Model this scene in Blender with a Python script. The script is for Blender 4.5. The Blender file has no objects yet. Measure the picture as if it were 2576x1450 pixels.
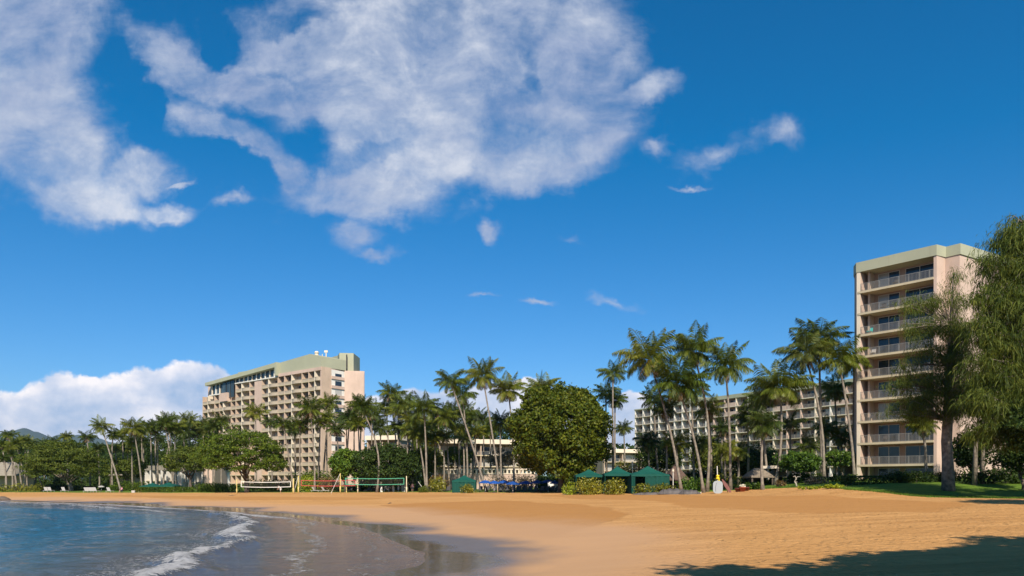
import bpy, math, random
import numpy as np
from mathutils import Vector, Matrix

# ------------------------------------------------------------------ frame of the photograph (2576 x 1450 units)
F = 1789.6; HY = 1209.8; CX = 1288.0; ZC = 3.2
def wx(X, D): return (X - CX) / F * D
def wz(Y, D): return ZC + (HY - Y) / F * D
col = bpy.context.scene.collection
RND = random.Random(11)
SUN = Vector((0.11, -0.99, 0)).normalized() * math.cos(math.radians(39))
SUN.z = math.sin(math.radians(39))

# ------------------------------------------------------------------ object helpers
def tag(o, label=None, cat=None, group=None, kind=None):
    if label: o['label'] = label
    if cat: o['category'] = cat
    if group: o['group'] = group
    if kind: o['kind'] = kind
    return o
def thing(name, label, cat, loc=(0, 0, 0), rz=0.0, group=None):
    o = bpy.data.objects.new(name, None); col.objects.link(o)
    o.location = loc; o.rotation_euler = (0, 0, rz); o.empty_display_size = .3
    return tag(o, label, cat, group)
def copy_tree(o, parent=None):
    c = o.copy(); col.objects.link(c); c.parent = parent
    for ch in list(o.children): copy_tree(ch, c)
    return c
def root_of(o):
    while o.parent is not None: o = o.parent
    return o
class MB:
    def __init__(s): s.v = []; s.f = []; s.m = []
    def add(s, vs, fs, mi=0):
        b = len(s.v); s.v += [tuple(p) for p in vs]
        s.f += [tuple(i + b for i in f) for f in fs]; s.m += [mi] * len(fs)
        return s
    def box(s, x0, x1, y0, y1, z0, z1, mi=0):
        return s.hexa([(x0, y0, z0), (x1, y0, z0), (x1, y1, z0), (x0, y1, z0), (x0, y0, z1), (x1, y0, z1), (x1, y1, z1), (x0, y1, z1)], mi)
    def hexa(s, p, mi=0):
        return s.add(p, [(0, 3, 2, 1), (4, 5, 6, 7), (0, 1, 5, 4), (1, 2, 6, 5), (2, 3, 7, 6), (3, 0, 4, 7)], mi)
    def prism(s, pts, z0, z1, mi=0):
        n = len(pts)
        vs = [(p[0], p[1], z0) for p in pts] + [(p[0], p[1], z1) for p in pts]
        fs = [tuple(range(n - 1, -1, -1)), tuple(range(n, 2 * n))] + [(i, (i + 1) % n, n + (i + 1) % n, n + i) for i in range(n)]
        return s.add(vs, fs, mi)
    def tube(s, path, rad, n=8, mi=0, cap=True):
        path = [Vector(p) for p in path]
        if not isinstance(rad, (list, tuple)): rad = [rad] * len(path)
        vs = []; fs = []
        for i, p in enumerate(path):
            t = (path[min(i + 1, len(path) - 1)] - path[max(i - 1, 0)]).normalized()
            a = Vector((1, 0, 0)) if abs(t.x) < .8 else Vector((0, 1, 0))
            u = t.cross(a).normalized(); w = t.cross(u)
            for k in range(n):
                th = 2 * math.pi * k / n
                vs.append(p + (u * math.cos(th) + w * math.sin(th)) * rad[i])
        for i in range(len(path) - 1):
            for k in range(n):
                fs.append((i * n + k, i * n + (k + 1) % n, (i + 1) * n + (k + 1) % n, (i + 1) * n + k))
        if cap:
            fs.append(tuple(range(n - 1, -1, -1))); fs.append(tuple((len(path) - 1) * n + k for k in range(n)))
        return s.add(vs, fs, mi)
    def lathe(s, c, prof, n=16, mi=0, sx=1., sy=1.):
        vs = []; fs = []
        for r, z in prof:
            for k in range(n):
                th = 2 * math.pi * k / n
                vs.append((c[0] + r * sx * math.cos(th), c[1] + r * sy * math.sin(th), c[2] + z))
        for i in range(len(prof) - 1):
            for k in range(n):
                fs.append((i * n + k, i * n + (k + 1) % n, (i + 1) * n + (k + 1) % n, (i + 1) * n + k))
        fs.append(tuple(range(n - 1, -1, -1))); fs.append(tuple((len(prof) - 1) * n + k for k in range(n)))
        return s.add(vs, fs, mi)
    def build(s, name, mats, parent=None, smooth=False, local=False):
        if not s.v: return None
        off = (0, 0, 0)
        if parent is not None and not local:
            off = tuple(root_of(parent).location)
        me = bpy.data.meshes.new(name)
        me.from_pydata([(v[0] - off[0], v[1] - off[1], v[2] - off[2]) for v in s.v], [], s.f)
        if not isinstance(mats, (list, tuple)): mats = [mats]
        for m in mats: me.materials.append(m)
        if len(mats) > 1: me.polygons.foreach_set('material_index', s.m)
        if smooth: me.polygons.foreach_set('use_smooth', [True] * len(me.polygons))
        me.update()
        o = bpy.data.objects.new(name, me); col.objects.link(o); o.parent = parent
        return o
def faces_np(name, V, k, mat, parent=None, off=None):
    """V: (n*k,3) array, every k vertices one face."""
    V = np.asarray(V, dtype=np.float32)
    if off is None:
        off = np.array(root_of(parent).location if parent is not None else (0, 0, 0), dtype=np.float32)
    V = V - off
    n = len(V) // k
    me = bpy.data.meshes.new(name)
    me.vertices.add(n * k); me.vertices.foreach_set('co', V.ravel())
    me.loops.add(n * k); me.loops.foreach_set('vertex_index', np.arange(n * k, dtype=np.int32))
    me.polygons.add(n); me.polygons.foreach_set('loop_start', np.arange(0, n * k, k, dtype=np.int32))
    me.materials.append(mat); me.update(calc_edges=True)
    o = bpy.data.objects.new(name, me); col.objects.link(o); o.parent = parent
    return o
def grid_np(name, P, mat, attrs=None, mask=None, smooth=True):
    """P: (r,c,3) grid."""
    r, c = P.shape[:2]
    idx = np.arange(r * c).reshape(r, c)
    q = np.stack([idx[:-1, :-1], idx[:-1, 1:], idx[1:, 1:], idx[1:, :-1]], -1).reshape(-1, 4)
    if mask is not None: q = q[mask.reshape(-1)]
    me = bpy.data.meshes.new(name)
    me.vertices.add(r * c); me.vertices.foreach_set('co', P.astype(np.float32).ravel())
    me.loops.add(len(q) * 4); me.loops.foreach_set('vertex_index', q.astype(np.int32).ravel())
    me.polygons.add(len(q)); me.polygons.foreach_set('loop_start', np.arange(0, len(q) * 4, 4, dtype=np.int32))
    if smooth: me.polygons.foreach_set('use_smooth', np.ones(len(q), dtype=bool))
    for n_, a in (attrs or {}).items():
        at = me.attributes.new(n_, 'FLOAT', 'POINT'); at.data.foreach_set('value', a.astype(np.float32).ravel())
    me.materials.append(mat); me.update(calc_edges=True)
    o = bpy.data.objects.new(name, me); col.objects.link(o)
    return o

# ------------------------------------------------------------------ node helpers
class NT:
    def __init__(s, nt): s.nt = nt; nt.nodes.clear()
    def n(s, t, **kw):
        x = s.nt.nodes.new(t)
        for k, v in kw.items(): setattr(x, k, v)
        return x
    def l(s, a, b): s.nt.links.new(a, b)
    def put(s, sock, v):
        if hasattr(v, 'is_output') or isinstance(v, bpy.types.NodeSocket): s.l(v, sock)
        else: sock.default_value = v
    def math(s, op, a, b=None, c=None, clamp=False):
        x = s.n('ShaderNodeMath', operation=op, use_clamp=clamp)
        s.put(x.inputs[0], a)
        if b is not None: s.put(x.inputs[1], b)
        if c is not None: s.put(x.inputs[2], c)
        return x.outputs[0]
    def vmath(s, op, a, b=None):
        x = s.n('ShaderNodeVectorMath', operation=op); s.put(x.inputs[0], a)
        if b is not None: s.put(x.inputs[1], b)
        return x.outputs[1] if op in ('LENGTH', 'DOT_PRODUCT', 'DISTANCE') else x.outputs[0]
    def mapping(s, vec, loc=(0, 0, 0), rot=(0, 0, 0), sc=(1, 1, 1), typ='POINT'):
        x = s.n('ShaderNodeMapping', vector_type=typ); s.l(vec, x.inputs[0])
        if typ != 'NORMAL': x.inputs['Location'].default_value = loc
        x.inputs['Rotation'].default_value = rot; x.inputs['Scale'].default_value = sc
        return x.outputs[0]
    def noise(s, vec, scale, detail=4, rough=.55, out=0, dist=0.0):
        x = s.n('ShaderNodeTexNoise'); s.l(vec, x.inputs['Vector'])
        x.inputs['Scale'].default_value = scale; x.inputs['Detail'].default_value = detail; x.inputs['Roughness'].default_value = rough
        x.inputs['Distortion'].default_value = dist
        return x.outputs[out]
    def mix(s, f, a, b, typ='MIX'):
        x = s.n('ShaderNodeMix', data_type='RGBA', blend_type=typ)
        s.put(x.inputs[0], f)
        for i, v in ((6, a), (7, b)):
            if isinstance(v, (tuple, list)) and len(v) == 3: v = (*v, 1)
            s.put(x.inputs[i], v)
        return x.outputs[2]
    def ramp(s, f, stops, interp='LINEAR'):
        x = s.n('ShaderNodeValToRGB'); x.color_ramp.interpolation = interp
        e = x.color_ramp.elements
        while len(e) < len(stops): e.new(.5)
        for i, (p, c) in enumerate(stops):
            e[i].position = p; e[i].color = (*c, 1) if len(c) == 3 else c
        s.put(x.inputs[0], f)
        return x.outputs[0]
    def mrange(s, v, a, b, c=0., d=1., smooth=True):
        x = s.n('ShaderNodeMapRange', interpolation_type='SMOOTHSTEP' if smooth else 'LINEAR')
        s.put(x.inputs[0], v)
        for i, q in ((1, a), (2, b), (3, c), (4, d)): x.inputs[i].default_value = q
        return x.outputs[0]
    def attr(s, name):
        return s.n('ShaderNodeAttribute', attribute_name=name).outputs['Fac']
    def bump(s, h, strength, dist=.1):
        x = s.n('ShaderNodeBump'); x.inputs['Strength'].default_value = strength; x.inputs['Distance'].default_value = dist
        s.l(h, x.inputs['Height']); return x.outputs[0]
def newmat(name):
    m = bpy.data.materials.new(name); m.use_nodes = True
    return m, NT(m.node_tree)
def mat(name, c, rough=.8, var=.15, scale=1.0, bump=0.0, streak=0.0, spec=.3, metal=0.0, objvar=0.0):
    m, N = newmat(name)
    out = N.n('ShaderNodeOutputMaterial'); b = N.n('ShaderNodeBsdfPrincipled'); N.l(b.outputs[0], out.inputs[0])
    pos = N.n('ShaderNodeTexCoord').outputs['Object']
    n = N.noise(pos, scale, 6, .6)
    lo = tuple(max(0, x * (1 - var)) for x in c); hi = tuple(min(1, x * (1 + var)) for x in c)
    cc = N.ramp(n, [(.3, lo), (.7, hi)])
    if streak:
        sp = N.mapping(pos, sc=(1.3, 1.3, .12))
        ns = N.noise(sp, 1.6, 5, .65)
        cc = N.mix(N.mrange(ns, .52, .75, 0, streak), cc, tuple(x * .45 for x in c))
    if objvar:
        oi = N.n('ShaderNodeObjectInfo').outputs['Random']
        cc = N.mix(N.math('MULTIPLY', oi, objvar), cc, tuple(x * .55 for x in c))
    N.l(cc, b.inputs['Base Color'])
    b.inputs['Roughness'].default_value = rough; b.inputs['Specular IOR Level'].default_value = spec
    b.inputs['Metallic'].default_value = metal
    if bump: N.l(N.bump(N.noise(pos, scale * 4, 6, .65), bump, .05), b.inputs['Normal'])
    return m
def leafmat(name, cols, transl=.3, rough=.5, objvar=.35, spec=.35, patch=1.0):
    """cols: greens for random per leaf; clump-wide patches come from a noise in object space."""
    m, N = newmat(name)
    out = N.n('ShaderNodeOutputMaterial'); b = N.n('ShaderNodeBsdfPrincipled')
    g = N.n('ShaderNodeNewGeometry')
    k = len(cols)
    oi = N.n('ShaderNodeObjectInfo').outputs['Random']
    pn = N.noise(N.n('ShaderNodeTexCoord').outputs['Object'], .45 * patch, 3, .6)
    f = N.math('ADD', N.math('MULTIPLY', g.outputs['Random Per Island'], .6), N.math('MULTIPLY', pn, .8))
    f = N.math('ADD', f, N.math('MULTIPLY', N.math('SUBTRACT', oi, .5), objvar))
    f = N.math('SUBTRACT', f, .2, clamp=True)
    cc = N.ramp(f, [(i / (k - 1), c) for i, c in enumerate(cols)])
    N.l(cc, b.inputs['Base Color']); b.inputs['Roughness'].default_value = rough
    b.inputs['Specular IOR Level'].default_value = spec
    t = N.n('ShaderNodeBsdfTranslucent')
    N.l(N.mix(1.0, cc, (1.25, 1.2, .5), 'MULTIPLY'), t.inputs[0])
    ms = N.n('ShaderNodeMixShader'); ms.inputs[0].default_value = transl
    N.l(b.outputs[0], ms.inputs[1]); N.l(t.outputs[0], ms.inputs[2]); N.l(ms.outputs[0], out.inputs[0])
    return m
def glassmat(name, c=(.02, .03, .045), cur=(.42, .4, .36), share=.35):
    m, N = newmat(name)
    out = N.n('ShaderNodeOutputMaterial'); b = N.n('ShaderNodeBsdfPrincipled'); N.l(b.outputs[0], out.inputs[0])
    g = N.n('ShaderNodeNewGeometry').outputs['Random Per Island']
    oi = N.n('ShaderNodeObjectInfo').outputs['Random']
    f = N.math('FRACT', N.math('ADD', g, N.math('MULTIPLY', oi, 7.3)))
    cc = N.mix(N.math('GREATER_THAN', f, 1 - share), c, cur)
    N.l(cc, b.inputs['Base Color'])
    b.inputs['Roughness'].default_value = .06; b.inputs['Specular IOR Level'].default_value = .6
    return m

M = {}
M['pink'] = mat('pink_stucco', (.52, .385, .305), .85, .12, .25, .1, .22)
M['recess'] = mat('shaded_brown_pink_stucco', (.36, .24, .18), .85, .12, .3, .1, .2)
M['wing_wall'] = mat('weathered_shade_tan_stucco', (.33, .26, .20), .85, .15, .3, .1, .3)  # tan darkened for the dim shade on the wings; streaks are weathering
M['glass_dark'] = glassmat('dark_sliding_glass', (.015, .03, .05), (.3, .29, .26), .12)
M['pinktan'] = mat('tan_pink_stucco', (.50, .37, .27), .85, .12, .3, .1, .25)
M['cream'] = mat('cream_stucco', (.70, .60, .46), .85, .08, .3, .1, .15)
M['white'] = mat('white_paint', (.70, .67, .60), .7, .05, .5, 0, .08)
M['tan'] = mat('olive_tan_paint', (.50, .42, .28), .8, .10, .4, .05, .3)
M['green_band'] = mat('pale_green_roof_panel', (.36, .36, .25), .75, .08, .2, 0, .18)
M['rail'] = mat('railing_paint', (.42, .345, .255), .6, .1, 1)
M['railing_metal'] = mat('grey_metal_railing', (.23, .22, .20), .45, .1, 1, 0, 0, .5)
M['glass'] = glassmat('window_glass')
M['glass2'] = glassmat('curtain_wall_glass', (.02, .045, .06), (.05, .09, .11), .3)
M['dark'] = mat('dark_frame', (.05, .045, .045), .6, .1, 1)
M['frame'] = mat('window_frame', (.5, .46, .4), .6, .1, 1)
M['trunk'] = mat('palm_trunk_bark', (.22, .185, .145), .9, .45, 2.2, .5, .35, .3)
M['bark'] = mat('brown_bark', (.11, .085, .065), .95, .4, 2.0, .6)
M['bark_pale'] = mat('grey_bark', (.20, .165, .13), .95, .65, 2.2, .9, .6)
M['thatch'] = mat('dry_thatch', (.21, .17, .125), .95, .35, 4.0, .7)
M['tent'] = mat('green_canvas', (.003, .07, .05), .75, .12, 1.0, .1)
M['tent_dark'] = mat('green_canvas_wall', (.003, .055, .04), .8, .12, 1.0, .1)
M['blue'] = mat('blue_canvas', (.012, .085, .36), .75, .25, .8, .1, 0, .3, 0, .5)
M['teal'] = mat('teal_canvas', (.008, .06, .075), .8, .15, .8, .1)
M['yellow_post'] = mat('yellow_paint', (.60, .45, .16), .6, .12, 2)
M['pale_post'] = mat('pale_paint', (.70, .58, .38), .6, .12, 2)
M['red_tape'] = mat('red_webbing', (.45, .06, .06), .8, .15, 2)
M['green_tape'] = mat('green_webbing', (.08, .33, .20), .8, .15, 2)
M['cord'] = mat('net_cord', (.10, .09, .08), .8, .1, 2)
M['sling'] = mat('charcoal_sling', (.075, .07, .068), .7, .2, 2, 0, 0, .3, 0, .5)
M['lounge_white'] = mat('white_plastic', (.44, .41, .37), .5, .06, 2)
M['tarp'] = mat('grey_tarpaulin', (.085, .075, .072), .6, .4, 1.5, .5)
M['brown_roof'] = mat('brown_shingle', (.10, .065, .05), .9, .3, 2.5, .4)
M['grey_roof'] = mat('grey_shake_roof', (.25, .22, .17), .9, .2, 2, .4)
M['hull'] = mat('white_gelcoat', (.36, .39, .40), .25, .04, 1, 0, 0, .5)
M['hull_blue'] = mat('blue_gelcoat', (.03, .14, .24), .3, .1, 1, 0, 0, .5)
M['board_red'] = mat('maroon_board', (.16, .05, .04), .5, .2, 2)
M['life'] = mat('yellow_plastic', (.75, .58, .03), .5, .08, 2)
M['terra'] = mat('terracotta', (.36, .10, .055), .8, .15, 3)
M['orange_stalk'] = mat('orange_fruit_stalk', (.55, .23, .03), .7, .3, 5)
M['coconut'] = mat('coconut_husk', (.22, .16, .04), .6, .3, 4)
M['dead_frond'] = mat('dry_frond', (.24, .16, .08), .9, .3, 3)
M['skin'] = mat('skin', (.42, .24, .16), .6, .05, 4)
M['hair'] = mat('dark_hair', (.03, .02, .015), .7, .1, 8)
M['cloth_white'] = mat('white_cotton', (.72, .70, .66), .9, .05, 4)
M['cloth_pink'] = mat('pink_cotton', (.50, .22, .30), .9, .05, 4)
M['cloth_dark'] = mat('dark_cotton', (.05, .05, .07), .9, .05, 4)
M['mountain'] = mat('mountain_forest', (.05, .07, .05), .95, .3, .004, 0)
M['stone'] = mat('pale_driftwood', (.42, .37, .29), .9, .2, 5, .5)
M['palm_leaf'] = leafmat('palm_leaf', [(.025, .046, .006), (.080, .115, .012), (.15, .175, .020), (.28, .25, .04)], .32, .45, .5, .3)
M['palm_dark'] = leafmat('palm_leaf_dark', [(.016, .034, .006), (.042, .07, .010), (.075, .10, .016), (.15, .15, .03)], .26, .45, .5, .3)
M['palm_yellow'] = leafmat('palm_leaf_yellow', [(.04, .07, .01), (.10, .13, .012), (.20, .21, .02), (.32, .28, .03)], .35, .45, .4, .4)
M['leaf_round'] = leafmat('broad_leaf_olive', [(.013, .030, .004), (.055, .085, .007), (.12, .14, .011), (.24, .215, .02)], .28, .5, .2, .2, 2.2)
M['leaf_mid'] = leafmat('fine_leaf_green', [(.025, .05, .007), (.065, .11, .010), (.115, .16, .014), (.19, .22, .02)], .32, .55, .3, .2, 1.2)
M['leaf_olive'] = leafmat('fine_leaf_olive', [(.030, .050, .009), (.070, .10, .014), (.12, .15, .018), (.18, .19, .028)], .32, .6, .3, .2, 1.2)
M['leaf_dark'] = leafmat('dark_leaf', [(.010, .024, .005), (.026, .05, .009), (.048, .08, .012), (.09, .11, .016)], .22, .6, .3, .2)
M['leaf_shrub'] = leafmat('shrub_leaf', [(.020, .05, .007), (.055, .11, .012), (.10, .17, .016), (.17, .22, .02)], .28, .5, .3, .25)
M['leaf_croton'] = leafmat('yellow_green_leaf', [(.04, .055, .008), (.12, .14, .012), (.27, .25, .02), (.40, .34, .04)], .3, .4, .3, .5, 1.5)
M['leaf_lime'] = leafmat('lime_leaf', [(.09, .14, .008), (.20, .26, .012), (.30, .34, .015), (.40, .40, .02)], .3, .5, .2, .4, 1.5)
M['leaf_bronze'] = leafmat('bronze_leaf', [(.05, .035, .02), (.12, .075, .03), (.22, .13, .05), (.20, .20, .05)], .3, .5, .3, .4, 1.5)
M['leaf_grey'] = leafmat('dry_shrub_leaf', [(.05, .045, .03), (.12, .10, .065), (.20, .16, .11), (.26, .2, .15)], .3, .6, .3, .3, 1.5)
M['needle'] = leafmat('ironwood_needle', [(.012, .024, .005), (.040, .066, .010), (.092, .125, .017), (.19, .205, .032)], .34, .6, .3, .2, 1.2)
SUN_E = 3.75; SKY_S = .05; SKY_SAT = 1.2; SKY_GAM = 1.0; SKY_TINT = (.8, .99, 1.36); EXPO = 0.88
# ------------------------------------------------------------------ terrain
SH = np.array([(-600, 190), (-300, 165), (-180, 140), (-125, 123), (-82, 112), (-55, 97), (-35, 80), (-19.5, 62), (-10.5, 48), (-6.2, 38), (-4.2, 31.5),
               (-4.2, 26.9), (-5.2, 23.0), (-6.4, 15), (-7.5, 5), (-9, -10), (-25, -60), (-60, -300)], float)
def poly_sd(P, L):
    """signed distance of points P (n,2) from polyline L; positive on the right-hand side when walking from first to last, seen as inland."""
    best = np.full(len(P), 1e9); sgn = np.ones(len(P))
    for a, b in zip(L[:-1], L[1:]):
        ab = b - a; t = np.clip(((P - a) @ ab) / (ab @ ab), 0, 1)
        q = P - (a + t[:, None] * ab); d = np.hypot(q[:, 0], q[:, 1])
        c = ab[0] * (P[:, 1] - a[1]) - ab[1] * (P[:, 0] - a[0])
        u = d < best - 1e-9
        best = np.where(u, d, best); sgn = np.where(u, np.where(c > 0, 1, -1), sgn)
    return best * sgn
def vnoise(x, y, seed=0):
    xi = np.floor(x).astype(np.int64); yi = np.floor(y).astype(np.int64); xf = x - xi; yf = y - yi
    def h(a, b):
        n = (a * 374761393 + b * 668265263 + seed * 974711) & 0x7fffffff
        n = ((n ^ (n >> 13)) * 1274126177) & 0x7fffffff
        return ((n ^ (n >> 16)) & 0xffff) / 65535.0
    u = xf * xf * (3 - 2 * xf); v = yf * yf * (3 - 2 * yf)
    return (h(xi, yi) * (1 - u) + h(xi + 1, yi) * u) * (1 - v) + (h(xi, yi + 1) * (1 - u) + h(xi + 1, yi + 1) * u) * v
def fbm(x, y, o=4, seed=0):
    s = 0; a = .5
    for i in range(o):
        s = s + a * vnoise(x, y, seed + i); x = x * 2.03 + 17; y = y * 2.03 + 9; a *= .5
    return s
def sstep(x, a, b):
    t = np.clip((x - a) / (b - a), 0, 1); return t * t * (3 - 2 * t)
def GZ(x, y):
    x = np.atleast_1d(np.asarray(x, float)); y = np.atleast_1d(np.asarray(y, float))
    sh = x.shape; P = np.stack([x.ravel(), y.ravel()], 1)
    sd = poly_sd(P, SH).reshape(sh)
    sd = sd + (fbm(x * .11, y * .11, 3, 5) - .45) * 3.0 * sstep(np.abs(sd), 40, 0)
    B = np.interp(x, [-150, -60, -20, 10, 35, 80], [.85, .9, 1.0, 1.25, 1.7, 2.0])
    z = np.where(sd > 0, .010 * np.minimum(sd, 8) + B * (1 - np.exp(-np.maximum(sd - 5, 0) / 17)), .055 * np.maximum(sd, -60))
    z = z + .8 * sstep(sd, 60, 86) + 1.1 * sstep(x, 26, 42) * sstep(y - .1 * (x - 30), 62, 77) * sstep(x, 130, 90)
    z = z + (fbm(x * .22, y * .22, 3, 9) - .45) * .10 * sstep(sd, 6, 25) * sstep(y, 2, 6)
    return z
def gz(x, y): return float(GZ([x], [y])[0])
def hit(X, Y):
    """world point of open ground seen at photo position X, Y (2576 frame)."""
    D = np.geomspace(8, 400, 1500); k = (X - CX) / F; m = (Y - HY) / F
    z = GZ(k * D, D); i = np.argmax(ZC - m * D <= z)
    return float(k * D[i]), float(D[i])

# sand, from the camera out to behind the first trees
def polar(a0, a1, na, r0, r1, nr):
    A = np.radians(np.linspace(a0, a1, na)); Rr = np.geomspace(r0, r1, nr)
    Rg, Ag = np.meshgrid(Rr, A, indexing='ij')
    return Rg * np.sin(Ag), Rg * np.cos(Ag)
def poly_mask(x, y, pts, soft, seed):
    L = np.array([hit(a / 1.1176, b / 1.1176) for a, b in pts]); 
    P = np.stack([x.ravel(), y.ravel()], 1)
    inside = np.zeros(len(P), bool); d = np.full(len(P), 1e9)
    n = len(L)
    for i in range(n):
        a = L[i]; b = L[(i + 1) % n]
        cond = ((a[1] > P[:, 1]) != (b[1] > P[:, 1])) & (P[:, 0] < (b[0] - a[0]) * (P[:, 1] - a[1]) / (b[1] - a[1] + 1e-12) + a[0])
        inside ^= cond
        ab = b - a; t = np.clip(((P - a) @ ab) / (ab @ ab), 0, 1); q = P - (a + t[:, None] * ab); d = np.minimum(d, np.hypot(q[:, 0], q[:, 1]))
    s = np.where(inside, d, -d).reshape(x.shape)
    s = s + (fbm(x * .35, y * .18, 4, seed) - .45) * 3.2
    return sstep(s, -soft, soft)
sx, sy = polar(-62, 62, 760, 3.0, 185, 560)
sz = GZ(sx, sy)
damp = np.zeros_like(sx)
for pts, soft, w, sd_ in [
    ([(1080, 1420), (1400, 1408), (1650, 1420), (1790, 1445), (1700, 1470), (1560, 1512), (1420, 1508), (1300, 1468), (1180, 1440)], .35, .85, 3),
    ([(1500, 1393), (1800, 1391), (2350, 1394), (2700, 1415), (2650, 1440), (2300, 1446), (2100, 1434), (1900, 1425), (1860, 1408), (1640, 1404)], .5, .75, 21),
    ([(300, 1393), (700, 1396), (1050, 1400), (1100, 1404), (900, 1407), (500, 1403)], .8, .6, 33),
    ([(1000, 1392), (1300, 1391), (1330, 1396), (1100, 1400)], .6, .5, 41)]:
    damp = np.maximum(damp, w * poly_mask(sx, sy, pts, soft, sd_))
Pg = np.stack([sx.ravel(), sy.ravel()], 1)
ssd = poly_sd(Pg, SH).reshape(sx.shape)
edge = ssd + (fbm(sx * .16, sy * .16, 4, 55) - .47) * 9
wet = 1 - sstep(edge, 2.6, 6.5)
film = 1 - sstep(ssd + (fbm(sx * .13, sy * .2, 3, 77) - .47) * 10, 1.5, 4.5)
moist = 1 - sstep(ssd + (fbm(sx * .1, sy * .1, 4, 66) - .47) * 9, 8, 15)
m, N = newmat('beach_sand')
out = N.n('ShaderNodeOutputMaterial'); b = N.n('ShaderNodeBsdfPrincipled'); N.l(b.outputs[0], out.inputs[0])
pos = N.n('ShaderNodeTexCoord').outputs['Object']
dry = N.ramp(N.noise(N.mapping(pos, rot=(0, 0, .12), sc=(.16, 1.0, 1)), .7, 8, .7), [(.3, (.45, .225, .074)), (.68, (.69, .375, .14))])
fine = N.noise(pos, 22, 4, .7)
dry = N.mix(N.mrange(fine, .35, .7, .25, 0), dry, (.40, .20, .07))
spk = N.n('ShaderNodeTexVoronoi'); N.l(pos, spk.inputs['Vector']); spk.inputs['Scale'].default_value = 1.3
dry = N.mix(N.mrange(spk.outputs['Distance'], .02, .085, .85, 0), dry, (.10, .05, .025))
spk2 = N.n('ShaderNodeTexVoronoi'); N.l(N.mapping(pos, sc=(.6, 1.2, 1)), spk2.inputs['Vector']); spk2.inputs['Scale'].default_value = .55
dry = N.mix(N.mrange(N.math('ADD', spk2.outputs['Distance'], N.math('MULTIPLY', fine, .08)), .07, .13, .6, 0), dry, (.22, .11, .05))
d1 = N.mix(N.attr('damp'), dry, N.mix(N.noise(pos, 2.5, 5, .6), (.36, .165, .048), (.43, .21, .066)))
d2 = N.mix(N.math('MULTIPLY', N.attr('moist'), .85), d1, (.46, .275, .15))
d3 = N.mix(N.attr('wet'), d2, N.mix(N.noise(pos, .6, 4, .5), (.135, .105, .085), (.18, .135, .105)))
N.l(d3, b.inputs['Base Color'])
ro = N.math('SUBTRACT', .95, N.math('MULTIPLY', N.attr('wet'), .55), clamp=True)
ro = N.math('SUBTRACT', ro, N.math('MULTIPLY', N.attr('film'), .345), clamp=True)
N.l(ro, b.inputs['Roughness'])
N.l(N.math('ADD', .1, N.math('MULTIPLY', N.attr('wet'), .45)), b.inputs['Specular IOR Level'])
# raked lines and footprints, only on the dry part
wv = N.n('ShaderNodeTexWave', wave_type='BANDS', bands_direction='Y'); N.l(N.mapping(pos, rot=(0, 0, .16), sc=(.25, 1, 1)), wv.inputs['Vector'])
wv.inputs['Scale'].default_value = .9; wv.inputs['Distortion'].default_value = 7; wv.inputs['Detail'].default_value = 4; wv.inputs['Detail Scale'].default_value = 1.6
h = N.math('ADD', N.math('MULTIPLY', wv.outputs['Fac'], .35), N.noise(pos, 1.6, 7, .68))
foot = N.n('ShaderNodeTexVoronoi'); N.l(N.mapping(pos, sc=(1, 1.5, 1)), foot.inputs['Vector']); foot.inputs['Scale'].default_value = 2.3
foot2 = N.n('ShaderNodeTexVoronoi'); N.l(N.mapping(pos, rot=(0, 0, .7), sc=(1.3, .8, 1)), foot2.inputs['Vector']); foot2.inputs['Scale'].default_value = 1.1
h = N.math('ADD', h, N.mrange(foot.outputs['Distance'], .08, .34, -.5, 0))
h = N.math('ADD', h, N.mrange(foot2.outputs['Distance'], .06, .22, -.6, 0))
h = N.math('ADD', h, N.math('MULTIPLY', fine, .15))
h = N.math('MULTIPLY', h, N.math('SUBTRACT', 1.03, N.math('MAXIMUM', N.attr('moist'), N.math('MULTIPLY', N.attr('damp'), .75)), clamp=True))
bp = N.n('ShaderNodeBump'); bp.inputs['Strength'].default_value = 1.0; bp.inputs['Distance'].default_value = .16
N.l(h, bp.inputs['Height'])
rip = N.bump(N.noise(N.mapping(pos, sc=(.5, 1.6, 1)), 1.1, 3, .5), .10, .02)
N.l(rip, bp.inputs['Normal']); N.l(bp.outputs[0], b.inputs['Normal'])
M['sand'] = m
tag(grid_np('beach', np.stack([sx, sy, sz], -1), m, {'damp': damp, 'wet': wet, 'film': film, 'moist': moist}), kind='structure')

# lawn and land behind, starting at the edge of the sand and running to the horizon
FX = [-1500, -300, 0, 350, 600, 900, 1060, 1200, 1340, 1450, 1700, 1880, 2020, 2130, 2300, 2576, 2900, 4300]
FD = [150, 150, 149, 142, 139, 136, 134, 124, 117, 111, 103, 96, 86, 74, 65.5, 58, 53, 45]
def dfront(X): return np.interp(X, FX, FD)
Xc = np.concatenate([np.linspace(-1800, -200, 120, endpoint=False), np.linspace(-200, 2800, 1000, endpoint=False), np.linspace(2800, 4600, 120)])
fr_ = dfront(Xc) + (fbm(Xc * .02, Xc * 0 + 3.3, 4, 4) - .47) * 3.0 + (fbm(Xc * .15, Xc * 0 + 1.3, 3, 8) - .47) * 1.2
rows = np.concatenate([np.linspace(0, .12, 14), np.linspace(.14, 1, 60)]) ** 1.0
Dg = fr_[None, :] * np.exp(rows[:, None] * np.log(12000 / fr_)[None, :] * 1.0)
near = fr_[None, :] + np.linspace(0, 60, 50)[:, None]
Dg = np.concatenate([near, (fr_ + 60)[None, :] * np.exp(np.linspace(.01, 1, 50)[:, None] * np.log(6700 / (fr_ + 60))[None, :])], 0)
gx = (Xc[None, :] - CX) / F * Dg; gy = Dg
gzz = GZ(gx, gy)
gzz = np.where(gy > 320, np.maximum(gzz, 2.0), gzz) + .03
gzz[0] -= .10
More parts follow.
